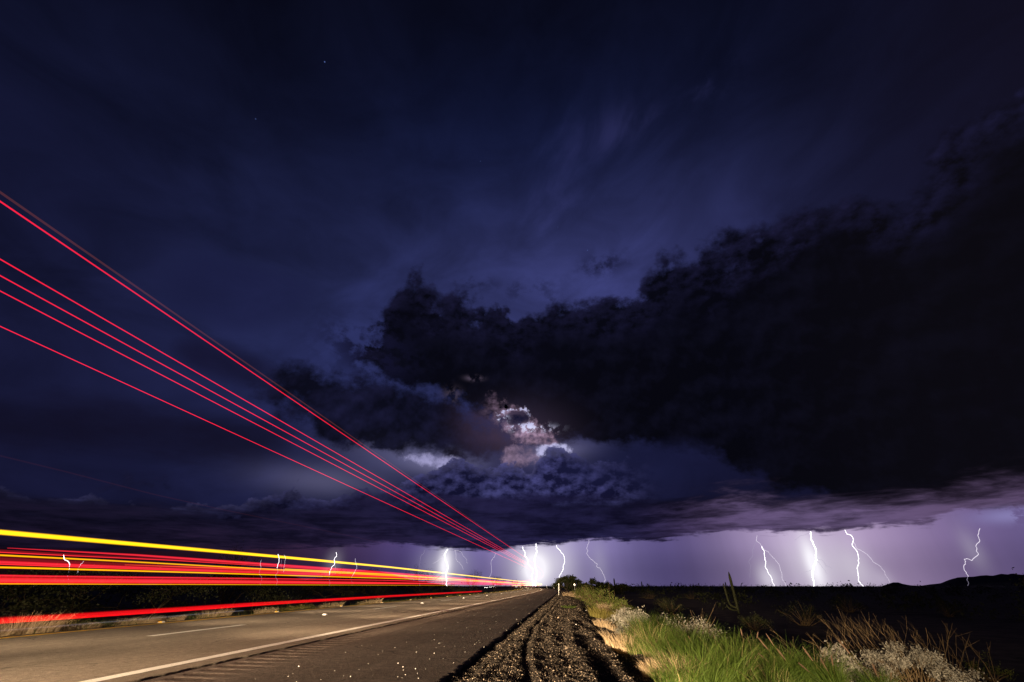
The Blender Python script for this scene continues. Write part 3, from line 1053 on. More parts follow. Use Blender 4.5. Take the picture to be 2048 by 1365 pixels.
tuft('grass_patch', survey(1258, 1252), .30, .22, 420, M['green_grass'], rs, 'small bright green grass patch left of the silvery shrub', 'grass clump', None, 0.9, 0.008)

# lush green grass: nobody could count the blades
N = 42000
cx, cy = [], []
cent = []
for (x, y, w) in ((1300, 1295, .55), (1330, 1320, .55), (1350, 1290, .6), (1380, 1330, .6), (1300, 1315, .35), (1290, 1270, .45), (1410, 1300, .7), (1440, 1345, .7), (1480, 1360, .7),
                  (1420, 1365, .5), (1500, 1330, .8), (1540, 1350, .8), (1580, 1365, .8), (1460, 1310, .7), (1320, 1262, .6), (1370, 1270, .6), (1620, 1372, .6), (1400, 1385, .5), (1460, 1395, .6), (1540, 1395, .6)):
    p = survey(x, y)
    cent.append((p[0], p[1], w))
cent = np.array(cent)
ci = rs.randint(0, len(cent), N)
# tussocks inside each patch
tus = cent[rs.randint(0, len(cent), 330)]
tx = tus[:, 0] + rs.randn(330) * tus[:, 2] * 0.55
ty = tus[:, 1] + rs.randn(330) * tus[:, 2] * 0.75
keep = tx > 0.95 + 0.02 * ty
tx, ty = tx[keep], ty[keep]
ti = rs.randint(0, len(tx), N)
a = rs.rand(N) * 6.28
r = 0.11 * np.sqrt(rs.rand(N))
gx = tx[ti] + np.cos(a) * r
gy = ty[ti] + np.sin(a) * r
th = (0.20 + 0.62 * rs.rand(len(tx)) ** 2.0)
h = th[ti] * (0.5 + 0.7 * rs.rand(N))
B = np.stack([gx, gy, verge_z(gx - bend(gy), gy) - 0.01], -1)
V, F = blades(B, h, a + 0.8 * rs.randn(N), 0.25 + 1.0 * rs.rand(N), 0.0054 * (0.6 + 0.8 * rs.rand(N)), 4, rs, 0.4)
o = toned('green_grass', V, F, np.repeat(np.clip(rs.rand(len(tx))[ti] * 0.6 + rs.rand(N) * 0.5, 0, 1), 10), M['green_grass'])
tag(o, 'lush bright green grass on the bank beside the gravel', 'grass', kind='stuff')


# fountain grass with furry plumes
def plume_mesh(L, rad, rs):
    n = 260
    t = rs.rand(n)
    a = rs.rand(n) * 6.28
    prof = rad * np.sin(np.clip(t * 0.92 + 0.08, 0, 1) * math.pi) ** 0.6
    B = np.stack([np.cos(a) * prof * 0.15, np.sin(a) * prof * 0.15, t * L], -1)
    T = B + np.stack([np.cos(a) * prof, np.sin(a) * prof, 0.02 + 0.03 * rs.rand(n)], -1)
    S = np.stack([-np.sin(a), np.cos(a), a * 0], -1) * 0.0016
    V = np.stack([B - S, B + S, T + S * .3, T - S * .3], 1).reshape(-1, 3)
    V2, F2 = tube([(0, 0, 0), (0, 0, L * .5), (0, 0, L)], [rad * .35, rad * .5, rad * .12], 6, False)
    return join([(V, np.arange(4 * n).reshape(-1, 4)), (V2, F2)])


def fountain(p, stalks, h, rs, label, n_blade=700, rad=0.16, hb=0.55):
    root = bpy.data.objects.new('fountain_grass', None)
    COL.objects.link(root)
    root.location = p
    tag(root, label, 'grass', 'fountain grasses with plumes')
    n = n_blade
    a = rs.rand(n) * 6.28
    r = rad * np.sqrt(rs.rand(n))
    B = np.stack([np.cos(a) * r, np.sin(a) * r, np.zeros(n)], -1)
    B[:, 2] = verge_or_flat(p, B)
    V, F = blades(B, hb * (0.45 + 0.65 * rs.rand(n)), a + 0.6 * rs.randn(n), 0.25 + 0.6 * rs.rand(n), 0.0055 * (0.6 + 0.8 * rs.rand(n)), 5, rs, 0.45)
    toned('blades', V, F, np.repeat(rs.rand(n) * 0.8, 12), M['green_grass'], root)
    for (dx_, lean_x, hh, L, pr) in stalks:
        b = np.array([dx_ * .3, rs.randn() * .06, 0])
        top = np.array([dx_ + lean_x * hh, rs.randn() * 0.05, hh])
        mid = (b + top) / 2 - np.array([lean_x * .08, 0, 0])
        V, F = tube([b, mid, top], [.003, .0025, .002], 4, False)
        st = mesh('stalk', V, F, M['olive_grass'], root)
        Vp, Fp_ = plume_mesh(L, pr, rs)
        dirv = Vector(top - mid).normalized()
        m = dirv.to_track_quat('Z', 'Y').to_matrix()
        Vp = Vp @ np.array(m).T + top - np.array(dirv) * 0.01
        toned('plume', Vp, Fp_, rs.rand(len(Vp)), M['plume'], st)
    return root


fountain(survey(1500, 1345), [(-.02, .05, .62, .10, .016), (.14, .28, .58, .10, .016)], .6, rs, 'fountain grass with two short upright plumes, leftmost of the plumed grasses')
fountain(survey(1600, 1378), [(-.12, -.45, .55, .19, .018), (.02, -.40, .60, .17, .016), (-.18, -.55, .36, .15, .018), (.10, -.5, .40, .15, .018)], .6, rs,
         'fountain grass with several plumes leaning left, in front of the dark desert')
fountain(survey(1672, 1392), [(-.05, -.30, .46, .18, .020), (.06, -.35, .34, .16, .020), (-.15, -.45, .30, .14, .019), (.18, -.2, .40, .13, .017)], .6, rs,
         'fountain grass with brown plumes in front of the small silvery shrub')
fountain(survey(1765, 1400), [(-.02, -.42, .62, .20, .024), (.10, -.1, .30, .16, .026), (.2, .05, .25, .12, .02)], .6, rs,
         'fountain grass with one fat plume leaning over the large silvery shrub', 420)
fountain(survey(1400, 1340), [(-.1, -.5, .34, .11, .012), (.05, -.45, .36, .11, .012), (.16, -.55, .40, .13, .013), (.26, -.4, .30, .11, .012)], .6, rs,
         'fountain grass with thin pale plumes rising from the middle of the green grass', 500)

# silvery brittlebush
rs = np.random.RandomState(21)
shrub('silver_shrub', survey(1262, 1262), 1.7, 1.5, .62, 3600, .030, 'grey_leaf', rs, 'silvery shrub between the straw tufts and the olive bushes', 'shrub', 'silvery shrubs on the bank', 46, 40, .5)
shrub('silver_shrub', survey(1250, 1272), .7, .6, .28, 1300, .022, 'grey_leaf', rs, 'small low silvery shrub right behind the bushy straw tuft', 'shrub', 'silvery shrubs on the bank', 22, 20, .3)
shrub('silver_shrub', survey(1332, 1262), .8, .8, .55, 900, .030, 'grey_leaf', rs, 'pale flowering silvery shrub peeking up behind the green grass', 'shrub', 'silvery shrubs on the bank', 16, 16, .6)
shrub('silver_shrub', survey(1393, 1300), 2.0, 1.4, .60, 2600, .022, 'grey_leaf', rs, 'brownish twiggy shrub behind the right part of the green grass', 'shrub', 'silvery shrubs on the bank', 40, 70, 1.2)
shrub('silver_shrub', survey(1840, 1392), 2.3, 1.7, .74, 9000, .021, 'grey_leaf', rs, 'large silvery brittlebush at the lower right corner', 'shrub', 'silvery shrubs on the bank', 84, 70, .25, cl=.036, aspect=.34)
shrub('silver_shrub', survey(1688, 1372), .95, .8, .62, 2200, .028, 'grey_leaf', rs, 'smaller silvery shrub left of the large brittlebush', 'shrub', 'silvery shrubs on the bank', 26, 24, .5)


def dry_stalks(name, p, n, h, spread, lean, rs, label, thick=0.006, fork=True):
    """bare dry stems, some forked"""
    parts = []
    for k in range(n):
        b = np.array([rs.randn() * spread * .35, rs.randn() * spread * .3, -0.05])
        hh = h * (0.45 + 0.6 * rs.rand())
        l = lean + rs.randn() * 0.28
        top = b + np.array([l * hh, rs.randn() * 0.2 * hh, hh])
        mid = (b + top) / 2 + np.array([-l * hh * .12, 0, 0]) + rs.randn(3) * .02
        th = thick * (0.6 + 0.8 * rs.rand())
        parts.append(tube([b, mid, top], [th, th * .75, th * .35], 4, False))
        if fork:
            for q in range(rs.randint(1, 5)):
                f = 0.5 + 0.45 * rs.rand()
                s = mid + (top - mid) * f
                e = s + np.array([(l + rs.randn() * .5) * .22 * hh, rs.randn() * .08 * hh, .2 * hh * (0.5 + rs.rand())])
                parts.append(tube([s, (s + e) / 2 + rs.randn(3) * .008, e], [th * .5, th * .4, th * .25], 4, False))
    V, F = join(parts)
    o = mesh(name, V, F, M['twig'], None, False, p)
    return tag(o, label, 'dry plant')


dry_stalks('dry_stalks', survey(1805, 1372), 75, 1.12, 1.3, -.30, rs, 'sheaf of dry brown stalks rising behind the large brittlebush', .0042)
dry_stalks('dry_stalks', survey(1920, 1380), 22, 1.15, 1.0, .10, rs, 'forked bare branches right of the large brittlebush', .009)
dry_stalks('dry_stalks', survey(1668, 1372), 14, .80, .5, -.45, rs, 'thin seeded stalks leaning left beside the smaller silvery shrub', .004)
shrub('small_bush', survey(1985, 1362), 1.0, 1.0, .6, 900, .022, 'creosote', rs, 'yellowish small bush near the lower right corner', 'bush', None, 18, 22, .8)

# olive bushes farther along the verge
rs = np.random.RandomState(31)
for (x, y, wx, h, n, mt, lab) in (
        (1174, 1204, 2.6, 1.15, 2600, 'creosote', 'olive bush nearest the round roadside reflector'),
        (1196, 1216, 2.3, 1.15, 2600, 'creosote', 'olive bush in the middle of the row along the verge'),
        (1222, 1228, 1.9, 1.0, 2200, 'creosote', 'olive bush behind the tan tall grass'),
        (1247, 1236, 1.3, .75, 1300, 'creosote', 'small green bush at the near end of the olive row'),
        (1160, 1196, 2.2, 1.0, 1500, 'creosote', 'olive bush half hidden behind the pale grass clumps')):
    shrub('olive_bush', survey(x, y), wx, wx * 1.2, h, n, .036, mt, rs, lab, 'bush', 'olive bushes along the verge', 36, 50, .8, base=.05)
# dim bushes out on the plain
for (x, y, wx, h, lab) in ((1300, 1198, 5, 1.7, 'dim bush on the dark plain, nearest behind the olive row'), (1345, 1230, 2.4, 1.0, 'dim low bush behind the green grass, left of the cactus'),
                           (1330, 1215, 3, 1.2, 'dim bush between the green grass and the horizon'), (1385, 1200, 5, 1.6, 'dim bush on the plain left of the tall cactus'),
                           (1610, 1255, 3.2, 1.5, 'dim round bush on the plain right of the tall cactus'), (1510, 1262, 2.0, .8, 'faint grey bush behind the left fountain grass'),
                           (1700, 1225, 3.6, 1.5, 'dim bush on the plain above the dry stalks'), (1900, 1235, 3.2, 1.3, 'dim bush on the plain at the right')):
    shrub('desert_bush', survey(x, y), wx, wx, h, 1300, .04, 'dark_leaf', rs, lab, 'bush', 'bushes on the dark plain', 26, 26, .5)


# ---- saguaros
def ribbed(path, rad, ribs=14):
    P = np.asarray(path, float)
    # resample
    d = np.concatenate([[0], np.cumsum(np.linalg.norm(np.diff(P, axis=0), axis=1))])
    t = np.linspace(0, d[-1], 22)
    P = np.stack([np.interp(t, d, P[:, i]) for i in range(3)], -1)
    for _ in range(2):
        P[1:-1] = (P[:-2] + 2 * P[1:-1] + P[2:]) / 4
    r = rad * np.sqrt(np.clip(1 - ((t / d[-1]) - 0.86) / 0.14, 0.02, 1)) * np.interp(t / d[-1], [0, .15, .6, 1], [.82, .95, 1.05, .95])
    n = ribs * 2
    V, F = tube(P, r, n, False)
    k = np.tile(np.arange(n) % 2, len(P))
    C = np.repeat(P, n, 0)
    V = C + (V - C) * np.where(k == 0, 1.08, 0.86)[:, None]
    return V, F


def saguaro(p, arms, h, rad, label, far=False):
    root = bpy.data.objects.new('saguaro', None)
    COL.objects.link(root)
    root.location = p
    tag(root, label, 'cactus', 'saguaro cacti')
    V, F = ribbed([(0, 0, -.3), (0, 0, h * .5), (0, 0, h)], rad, 8 if far else 14)
    mesh('trunk', V, F, M['cactus'], root, True)
    for path, r in arms:
        V, F = ribbed(path, r, 8 if far else 12)
        mesh('arm', V, F, M['cactus'], root, True)
    return root


def on_plain(x, ybase, z=PLAIN):
    d = ray(x, ybase)
    t = (z - CAM_H) / d.z
    return np.array([0, 0, CAM_H]) + np.array(d) * t


p = on_plain(1478, 1229)
saguaro(p, [([(-.1, 0, .55), (-.55, .1, .7), (-.72, .1, 1.1), (-.78, .1, 2.7)], .095), ([(-.1, 0, .35), (-.5, -.2, .35), (-.95, -.3, .5), (-1.1, -.3, .85)], .08)], 3.75, .125,
        'tall saguaro with a second stem, standing on the dark plain')
for (x, y0, y1, dist, lab, arms) in ((1229.5, 1174, 1156.5, 190, 'slim distant saguaro pole right of the mesquite trees', 0), (1284, 1175, 1163, 260, 'short distant saguaro on the horizon between slim pole and tall saguaro', 1),
                                     (1296, 1174, 1167.5, 300, 'tiny distant saguaro beside the short one', 0), (1452, 1176, 1164, 240, 'short distant saguaro just left of the tall one', 1),
                                     (1341, 1174, 1168.5, 330, 'tiny far saguaro on the horizon alone left of the tall one', 0), (1703, 1174, 1167, 330, 'tiny far saguaro below the forked lightning', 1)):
    d = ray(x, 1172.0)
    q = np.array([d.x, d.y]) / math.hypot(d.x, d.y) * dist
    az, el = azel(x, y1)
    h = CAM_H + math.tan(math.radians(el)) * dist / 1.0 - PLAIN
    am = [([(0, 0, h * .45), (.5, 0, h * .47), (.62, 0, h * .6), (.62, 0, h * .8)], .16)] if arms else []
    saguaro((q[0], q[1], PLAIN), am, h, .26, lab, True)


# ---- trees and bushes on the skyline
def tree(name, p, h, w, n_leaf, leaf, rs, label, cat, group=None, mat='dark_leaf', twiggy=False, trunk=0.10, upright=0.35):
    root = bpy.data.objects.new(name, None)
    COL.objects.link(root)
    root.location = p
    tag(root, label, cat, group)
    parts, tips = [], []

    def grow(s, d, L, r, lev):
        e = s + d * L
        m = (s + e) / 2 + rs.randn(3) * L * .08
        parts.append(tube([s, m, e], [r, r * .8, r * .55], 5 if lev < 2 else 4, False))
        if lev >= (4 if twiggy else 3):
            tips.append(e); tips.append(m)
            return
        for k in range(rs.randint(2, 4) + (1 if lev == 0 else 0)):
            q = d + rs.randn(3) * np.array([.55, .55, .3]) * (w / h) + np.array([0, 0, upright * .4])
            q /= np.linalg.norm(q)
            grow(e - d * L * .1 * rs.rand(), q, L * (0.62 + .25 * rs.rand()), r * .6, lev + 1)

    nst = 2 if not twiggy else 5
    for k in range(nst):
        d = np.array([rs.randn() * .35 * w / h, rs.randn() * .35 * w / h, 1.0]); d /= np.linalg.norm(d)
        grow(np.array([0.0, 0.0, -0.2]), d, h * .34, trunk, 0)
    V, F = join(parts)
    # fit the surveyed size
    tips = np.array(tips)
    sc = np.array([w / max(np.ptp(tips[:, 0]), 1e-3), w / max(np.ptp(tips[:, 1]), 1e-3), h / max(tips[:, 2].max(), 1e-3)])
    sc = np.clip(sc, .4, 2.5)
    mesh('trunk', V * sc, F, M['bark'], root)
    tips = tips * sc
    ci = rs.randint(0, len(tips), n_leaf)
    C = tips[ci] + rs.randn(n_leaf, 3) * np.array([w, w, h * .8]) * .055
    C[:, 2] = np.abs(C[:, 2])
    V, F = leaf_cloud(C, leaf * (0.6 + 0.8 * rs.rand(n_leaf)), rs, .5)
    toned('crown', V, F, np.repeat(rs.rand(len(tips))[ci] * .6 + rs.rand(n_leaf) * .4, 4), M[mat], root)
    return root


def at_dist(x, dist, z=PLAIN):
    d = ray(x, 1172.0)
    q = np.array([d.x, d.y]) / math.hypot(d.x, d.y) * dist
    return np.array([q[0], q[1], z])


def height_to(x, y, dist, z=PLAIN):
    return CAM_H + math.tan(math.radians(azel(x, y)[1])) * dist - z


rs = np.random.RandomState(43)
for (x, ytop, dist, w, n, lab) in (
        (1143, 1154, 150, 8.2, 1500, 'darkest mesquite tree right of the road end, tallest of its row'), (1175, 1159, 140, 8.5, 1500, 'rounded mesquite right of the tallest one'),
        (1126, 1166, 190, 7, 800, 'low bush left of the tallest mesquite, nearest the road end'), (1204, 1166, 150, 6.5, 900, 'low mesquite between the rounded one and the slim saguaro'),
        (1221, 1165.5, 150, 5, 700, 'low dark bush at the foot of the slim distant saguaro'), (1247, 1168.5, 170, 7, 700, 'low dark bush right of the slim distant saguaro')):
    tree('mesquite', at_dist(x, dist), height_to(x, ytop, dist), w, n * 3, .24, rs, lab, 'tree', 'mesquites on the skyline right of the road')
tree('mesquite', at_dist(2185, 30), height_to(2100, 1118, 30), 4.2, 1500, .06, rs, 'mesquite branches entering the frame at the right edge', 'tree')
# left of the road
rs = np.random.RandomState(47)
for (x, ytop, dist, w, n, tw, lab) in (
        (850, 1127, 95, 11.5, 700, True, 'wide twiggy ocotillo thicket left of the bright lightning, above the trails'), (945, 1138, 130, 8.5, 600, True, 'twiggy thicket right of the bright lightning, above the trails'),
        (745, 1136, 85, 8, 900, False, 'dark bush seen through the light trails left of the wide thicket'), (1031, 1160, 210, 7, 500, False, 'low bush behind the converging light trails'),
        (985, 1152, 170, 8, 600, False, 'low dark bush between thicket and road end'),
        (460, 1084, 48, 4.5, 260, True, 'thin ocotillo poking above the yellow trail'), (600, 1138, 75, 9, 900, False, 'dark bush seen through the red trails in the middle')):
    tree('ocotillo' if tw else 'mesquite', at_dist(x, dist), height_to(x, ytop, dist), w, n, .12 if not tw else .07, rs, lab, 'tree', 'bushes across the road', 'dark_leaf', tw, .07, 1.0 if tw else .35)
for k, (x, ytop, dist, w, lab) in enumerate((
        (-60, 1128, 26, 5, 'dark median bush at the left edge of the picture'), (130, 1128, 27, 6, 'dark median bush below the leftmost lightning'), (300, 1132, 30, 7, 'dark median bush left of the ocotillo'),
        (470, 1140, 36, 7, 'dark median bush below the ocotillo'), (640, 1158, 46, 7, 'dark median bush behind the amber reflectors'), (770, 1162, 60, 8, 'dark median bush before the wide thicket'),
        (900, 1164, 80, 9, 'dark median bush below the bright lightning'))):
    tree('mesquite', at_dist(x, dist, -1.2), height_to(x, ytop, dist, -1.2), w, 5200, .045, rs, lab, 'tree', 'bushes on the median', trunk=.035)

# dry grass and low shrubs along the far side of the road
rs = np.random.RandomState(53)


def left_pt(x, y, uu):
    """point on the median at lateral offset uu on the bearing of photo column x"""
    d = ray(x, y)
    t = uu / d.x
    yy = d.y * t
    return np.array([uu + float(bend(yy)), yy, float(median_z(np.array([uu]), np.array([yy]))[0])])


for k, (x, y, uu, rad, h, n, mt, lab) in enumerate((
        (-30, 1270, -14.3, .6, .45, 600, 'dry_grass', 'dry grass clump cut by the left edge of the picture'),
        (45, 1262, -14.3, .75, .62, 900, 'dry_grass', 'large dry grass clump at the far left of the yellow line'),
        (100, 1250, -15.2, .6, .6, 600, 'olive_grass', 'olive grass clump behind the large dry one'),
        (165, 1252, -14.2, .45, .30, 600, 'dry_grass', 'low tan grass clump right of the large dry one'),
        (178, 1246, -14.9, .45, .42, 500, 'green_grass', 'green weed clump behind the low tan one'),
        (240, 1244, -14.8, .6, .40, 600, 'dry_grass', 'grey brown grass clump left of the twin tan ones'),
        (283, 1240, -14.2, .5, .36, 700, 'dry_grass', 'first of the twin tan grass clumps by the yellow line'),
        (335, 1236, -14.2, .5, .30, 600, 'dry_grass', 'second of the twin tan grass clumps by the yellow line'),
        (430, 1226, -14.7, .6, .50, 600, 'dry_grass', 'round grey grass clump crossed by the lowest red trail'),
        (532, 1220, -14.2, .45, .30, 500, 'dry_grass', 'small tan grass clump beside the first amber reflector'),
        (590, 1214, -14.8, .7, .45, 600, 'olive_grass', 'olive grass clump after the small tan one'),
        (660, 1208, -14.7, .8, .45, 600, 'dry_grass', 'far dry clump beside the third amber reflector'),
        (740, 1201, -14.9, .9, .5, 600, 'dry_grass', 'farthest dry clump beside the lowest red trail'))):
    tuft('median_grass', left_pt(x, y, uu), rad, h, n, M[mt], rs, lab, 'grass clump', 'grass clumps on the median edge', .8, .009)
# low ground cover and far scrub: not countable
rs = np.random.RandomState(59)
N = 3200
yy = 8 * np.exp(rs.rand(N) * math.log(180 / 8))
uu = EDGE_L - 0.35 - np.abs(rs.randn(N)) * 1.6
B = np.stack([uu + bend(yy), yy, median_z(uu, yy) - .01], -1)
V, F = blades(B, .10 + .25 * rs.rand(N), rs.rand(N) * 6.28, .3 + .6 * rs.rand(N), .009 + .01 * rs.rand(N) * np.clip(yy / 20, 1, 3), 3, rs, .3)
tag(toned('median_ground_cover', V, F, np.repeat(rs.rand(N), 8), M['creosote']), 'sparse low weeds along the median edge of the road', 'weeds', kind='stuff')
N = 5000
yy = 14 * np.exp(rs.rand(N) * math.log(120 / 14))
uu = 1.6 + np.abs(rs.randn(N)) * 1.7
B = np.stack([uu + bend(yy), yy, verge_z(uu, yy) - .01], -1)
V, F = blades(B, .12 + .3 * rs.rand(N), rs.rand(N) * 6.28, .3 + .6 * rs.rand(N), .008 + .01 * rs.rand(N) * np.clip(yy / 20, 1, 3), 3, rs, .3)
tag(toned('bank_ground_cover', V, F, np.repeat(rs.rand(N), 8), M['olive_grass']), 'sparse weeds on the bank between the bushes', 'weeds', kind='stuff')

N = 2600
dist = 55 * np.exp(rs.rand(N) ** 0.8 * math.log(1500 / 55))
ang = np.radians(rs.uniform(-75, 75, N))
sx, sy = np.sin(ang) * dist, np.cos(ang) * dist
uu = sx - bend(sy)
ok = (uu > 17) | (uu < -40)
sx, sy, dist = sx[ok], sy[ok], dist[ok]
hh = (0.5 + 1.1 * rs.rand(len(sx)) ** 2) * np.clip(dist / 130, 1.0, 2.4)
L = 44
C = np.stack([sx, sy, np.full(len(sx), PLAIN)], -1)[:, None] + rs.randn(len(sx), L, 3) * (hh[:, None, None] * np.array([.55, .55, .30])) + np.array([0, 0, 1]) * (hh[:, None, None] * .55)
V, F = leaf_cloud(C.reshape(-1, 3), np.repeat(hh * .15, L) * (0.6 + .8 * rs.rand(len(sx) * L)), rs, .5)
tag(toned('desert_scrub', V, F, np.repeat(rs.rand(len(sx) * L), 4), M['dark_leaf']), 'low dark scrub covering the plain to the horizon', 'scrub', kind='stuff')


# ------------------------------------------------------------------ roadside posts
def delineator(u, y, h, label, lean=0.0, group='white marker posts along the road'):
    root = bpy.data.objects.new('marker_post', None)
    COL.objects.link(root)
    root.location = (u + float(bend(y)), y, float(verge_z(u, y)) if u > -5 else float(median_z(np.array([u]), np.array([y]))[0]))
    root.rotation_euler = (0, lean, 0)
    tag(root, label, 'post', group)
    bm = bmesh.new()
    box_bm(bm, 0, 0, h / 2 - .15, .072, .03, h + .3)
    post = bm_obj('post', bm, M['post_white'], root, bevel=.008)
    bm = bmesh.new()
    box_bm(bm, 0, -.019, h - .12, .06, .006, .14)
    bm_obj('reflector', bm, M['reflector_white'], post)
    return root


delineator(-1.15, 62, 1.32, 'nearest white marker post at the end of the gravel ruts', .06)
delineator(-1.05, 118, 1.2, 'second white marker post, just behind the nearest one')
delineator(-1.0, 172, 1.25, 'third white marker post along the bend')
delineator(-1.0, 228, 1.25, 'fourth white marker post along the bend')
delineator(-1.0, 284, 1.25, 'fifth white marker post along the bend')
delineator(-1.0, 345, 1.25, 'farthest white marker post at the road end')

root = bpy.data.objects.new('round_reflector', None)
COL.objects.link(root)
pz = float(verge_z(0.95, 60))
root.location = (0.95, 60, pz)
tag(root, 'round white reflector on a thin steel post above the pale grass', 'reflector')
V, F = tube([(0, 0, -.2), (0, 0, .6), (0, 0, 1.28)], .022, 8, False)
mesh('post', V, F, M['steel'], root)
bm = bmesh.new()
bmesh.ops.create_cone(bm, cap_ends=True, segments=24, radius1=.12, radius2=.115, depth=.03, matrix=Matrix.Translation((0, -.04, 1.26)) @ Matrix.Rotation(math.pi / 2, 4, 'X'))
disc = bm_obj('disc', bm, M['reflector_white'], root)
bm = bmesh.new()
bmesh.ops.create_cone(bm, cap_ends=False, segments=24, radius1=.132, radius2=.132, depth=.034, matrix=Matrix.Translation((0, -.034, 1.26)) @ Matrix.Rotation(math.pi / 2, 4, 'X'))
bm_obj('rim', bm, M['steel'], disc)

# ------------------------------------------------------------------ distant oncoming traffic
M['lamp_white'] = emit_mat('headlight_glow', (1.0, 0.93, 0.85), 6.0)


def car(x, dist, label, scale=1.0):
    root = bpy.data.objects.new('car', None)
    COL.objects.link(root)
    p = at_dist(x, dist, -0.6)
    root.location = p
    root.rotation_euler = (0, 0, math.atan2(-p[0], p[1]))
    root.scale = (scale,) * 3
    tag(root, label, 'car', 'distant oncoming cars')
    bm = bmesh.new()
    prof = [(-2.1, .35), (-2.15, .75), (-1.9, .88), (-.95, .98), (-.35, 1.42), (1.1, 1.45), (1.75, 1.0), (2.1, .95), (2.15, .4)]
    L_ = [bm.verts.new((-.88, a, b)) for a, b in prof]
    R_ = [bm.verts.new((.88, a, b)) for a, b in prof]
    bm.faces.new(L_); bm.faces.new(R_[::-1])
    for i in range(len(prof)):
        j = (i + 1) % len(prof)
        bm.faces.new((L_[j], L_[i], R_[i], R_[j]))
    bmesh.ops.recalc_face_normals(bm, faces=bm.faces)
    body = bm_obj('body', bm, M['car_paint'], root, bevel=.04)
    bm = bmesh.new()
    vs = [bm.verts.new(v) for v in ((-.72, -.93, 1.02), (.72, -.93, 1.02), (.62, -.40, 1.40), (-.62, -.40, 1.40), (-.72, -.90, 1.0), (.72, -.90, 1.0), (.62, -.37, 1.38), (-.62, -.37, 1.38))]
    for f in ((0, 1, 2, 3), (7, 6, 5, 4), (0, 4, 5, 1), (1, 5, 6, 2), (2, 6, 7, 3), (3, 7, 4, 0)):
        bm.faces.new([vs[i] for i in f])
    bm_obj('windscreen', bm, M['car_glass'], body)
    for sx in (-1, 1):
        for sy in (-1.3, 1.3):
            bm = bmesh.new()
            bmesh.ops.create_cone(bm, cap_ends=True, segments=16, radius1=.33, radius2=.33, depth=.22, matrix=Matrix.Translation((sx * .8, sy, .33)) @ Matrix.Rotation(math.pi / 2, 4, 'Y'))
            bm_obj('wheel', bm, M['rubber'], root)
        bm = bmesh.new()
        bmesh.ops.create_uvsphere(bm, u_segments=14, v_segments=8, radius=.17, matrix=Matrix.Translation((sx * .62, -2.12, .68)) @ Matrix.Diagonal((1.5, .5, .8, 1)))
        bm_obj('headlight', bm, M['lamp_white'], body)


car(972, 300, 'nearest oncoming car with white headlights left of the road end')
car(981, 420, 'second oncoming car just right of the nearest')
car(987, 520, 'third oncoming car in the far left lane')
car(1033, 560, 'far oncoming car below the converging trails')
car(1041, 620, 'farthest oncoming car at the road end')


# ------------------------------------------------------------------ light trails left by the lorry in the right hand lane
def trail_mat(name, core, edge, strength, soft=0.35):
    """glowing and see-through: light adds to whatever is behind it"""
    def build(out):
        uv = E.nt.nodes.new('ShaderNodeAttribute')
        uv.attribute_name = 'across'
        t = E(uv.outputs['Fac'])                       # 0 bottom .. 1 top
        d = E.m('ABSOLUTE', t * 2.0 - 1.0)
        g = sstep(d, 1.0 - soft, 1.0, 1.0, 0.0)
        e = E.nt.nodes.new('ShaderNodeEmission')
        E.put(e.inputs[0], mixc(sstep(d, 0.0, 0.9), (*core, 1), (*edge, 1)))
        p = geo_co()
        sp = E.nt.nodes.new('ShaderNodeSeparateXYZ')
        E.nt.links.new(p.s, sp.inputs[0])
        along = noise(vec(E(sp.outputs[1]) * 0.25, E(sp.outputs[2]) * 30.0, 0.0), 1.0, 3, 0.6)      # the lamps flicker and bounce a little
        E.put(e.inputs[1], (g * 0.9 + 0.1) * (along * 0.9 + 0.55) * strength)
        tr = E.nt.nodes.new('ShaderNodeBsdfTransparent')
        ad = E.nt.nodes.new('ShaderNodeAddShader')
        E.nt.links.new(e.outputs[0], ad.inputs[0])
        E.nt.links.new(tr.outputs[0], ad.inputs[1])
        E.nt.links.new(ad.outputs[0], out.inputs['Surface'])
    return material(name, build)


RED = (1.0, 0.012, 0.035)
REDC = (1.0, 0.05, 0.06)
YEL = (1.0, 0.50, 0.0)
YELC = (1.0, 0.74, 0.0)
ORG = (1.0, 0.16, 0.0)


def trail(u, z_of_y, thick, mat, label, y0=-25.0, y1=430.0, width=0.05, group=None):
    """a closed bar following the lane: thick = height, width = across the lane"""
    ys = np.concatenate([np.arange(y0, min(20, y1), 1.5), geom(20, y1, 2, 1.06)]) if y1 > 22 else np.arange(y0, y1, 1.0)
    z = np.array([z_of_y(t) for t in ys])
    th = np.array([thick(t) if callable(thick) else thick for t in ys])
    x = u + bend(ys)
    rows = []
    for sx, sz in ((0, -1), (.5, -.6), (.5, 0), (.5, .6), (0, 1), (-.5, .6), (-.5, 0), (-.5, -.6)):
        rows.append(np.stack([x + sx * width, ys, z + sz * th / 2], -1))
    V = np.stack(rows, 1).reshape(-1, 3)
    m = len(ys)
    i = np.arange(m - 1)[:, None] * 8 + np.arange(8)[None]
    j = np.arange(m - 1)[:, None] * 8 + (np.arange(8)[None] + 1) % 8
    F = np.stack([i, j, j + 8, i + 8], -1).reshape(-1, 4)
    F = np.concatenate([F, [[0, 1, 2, 3], [0, 3, 4, 7], [4, 5, 6, 7]], (np.array([[3, 2, 1, 0], [7, 4, 3, 0], [7, 6, 5, 4]]) + (m - 1) * 8)])
    ac = np.tile(np.array([0, .2, .5, .8, 1, .8, .5, .2]), m)
    me = raw(V, F, False, 'light_trail')
    at = me.attributes.new('across', 'FLOAT', 'POINT')
    at.data.foreach_set('value', ac.astype(np.float32))
    me.materials.append(mat)
    o = link('light_trail', me)
    return tag(o, label, 'light trail', group)


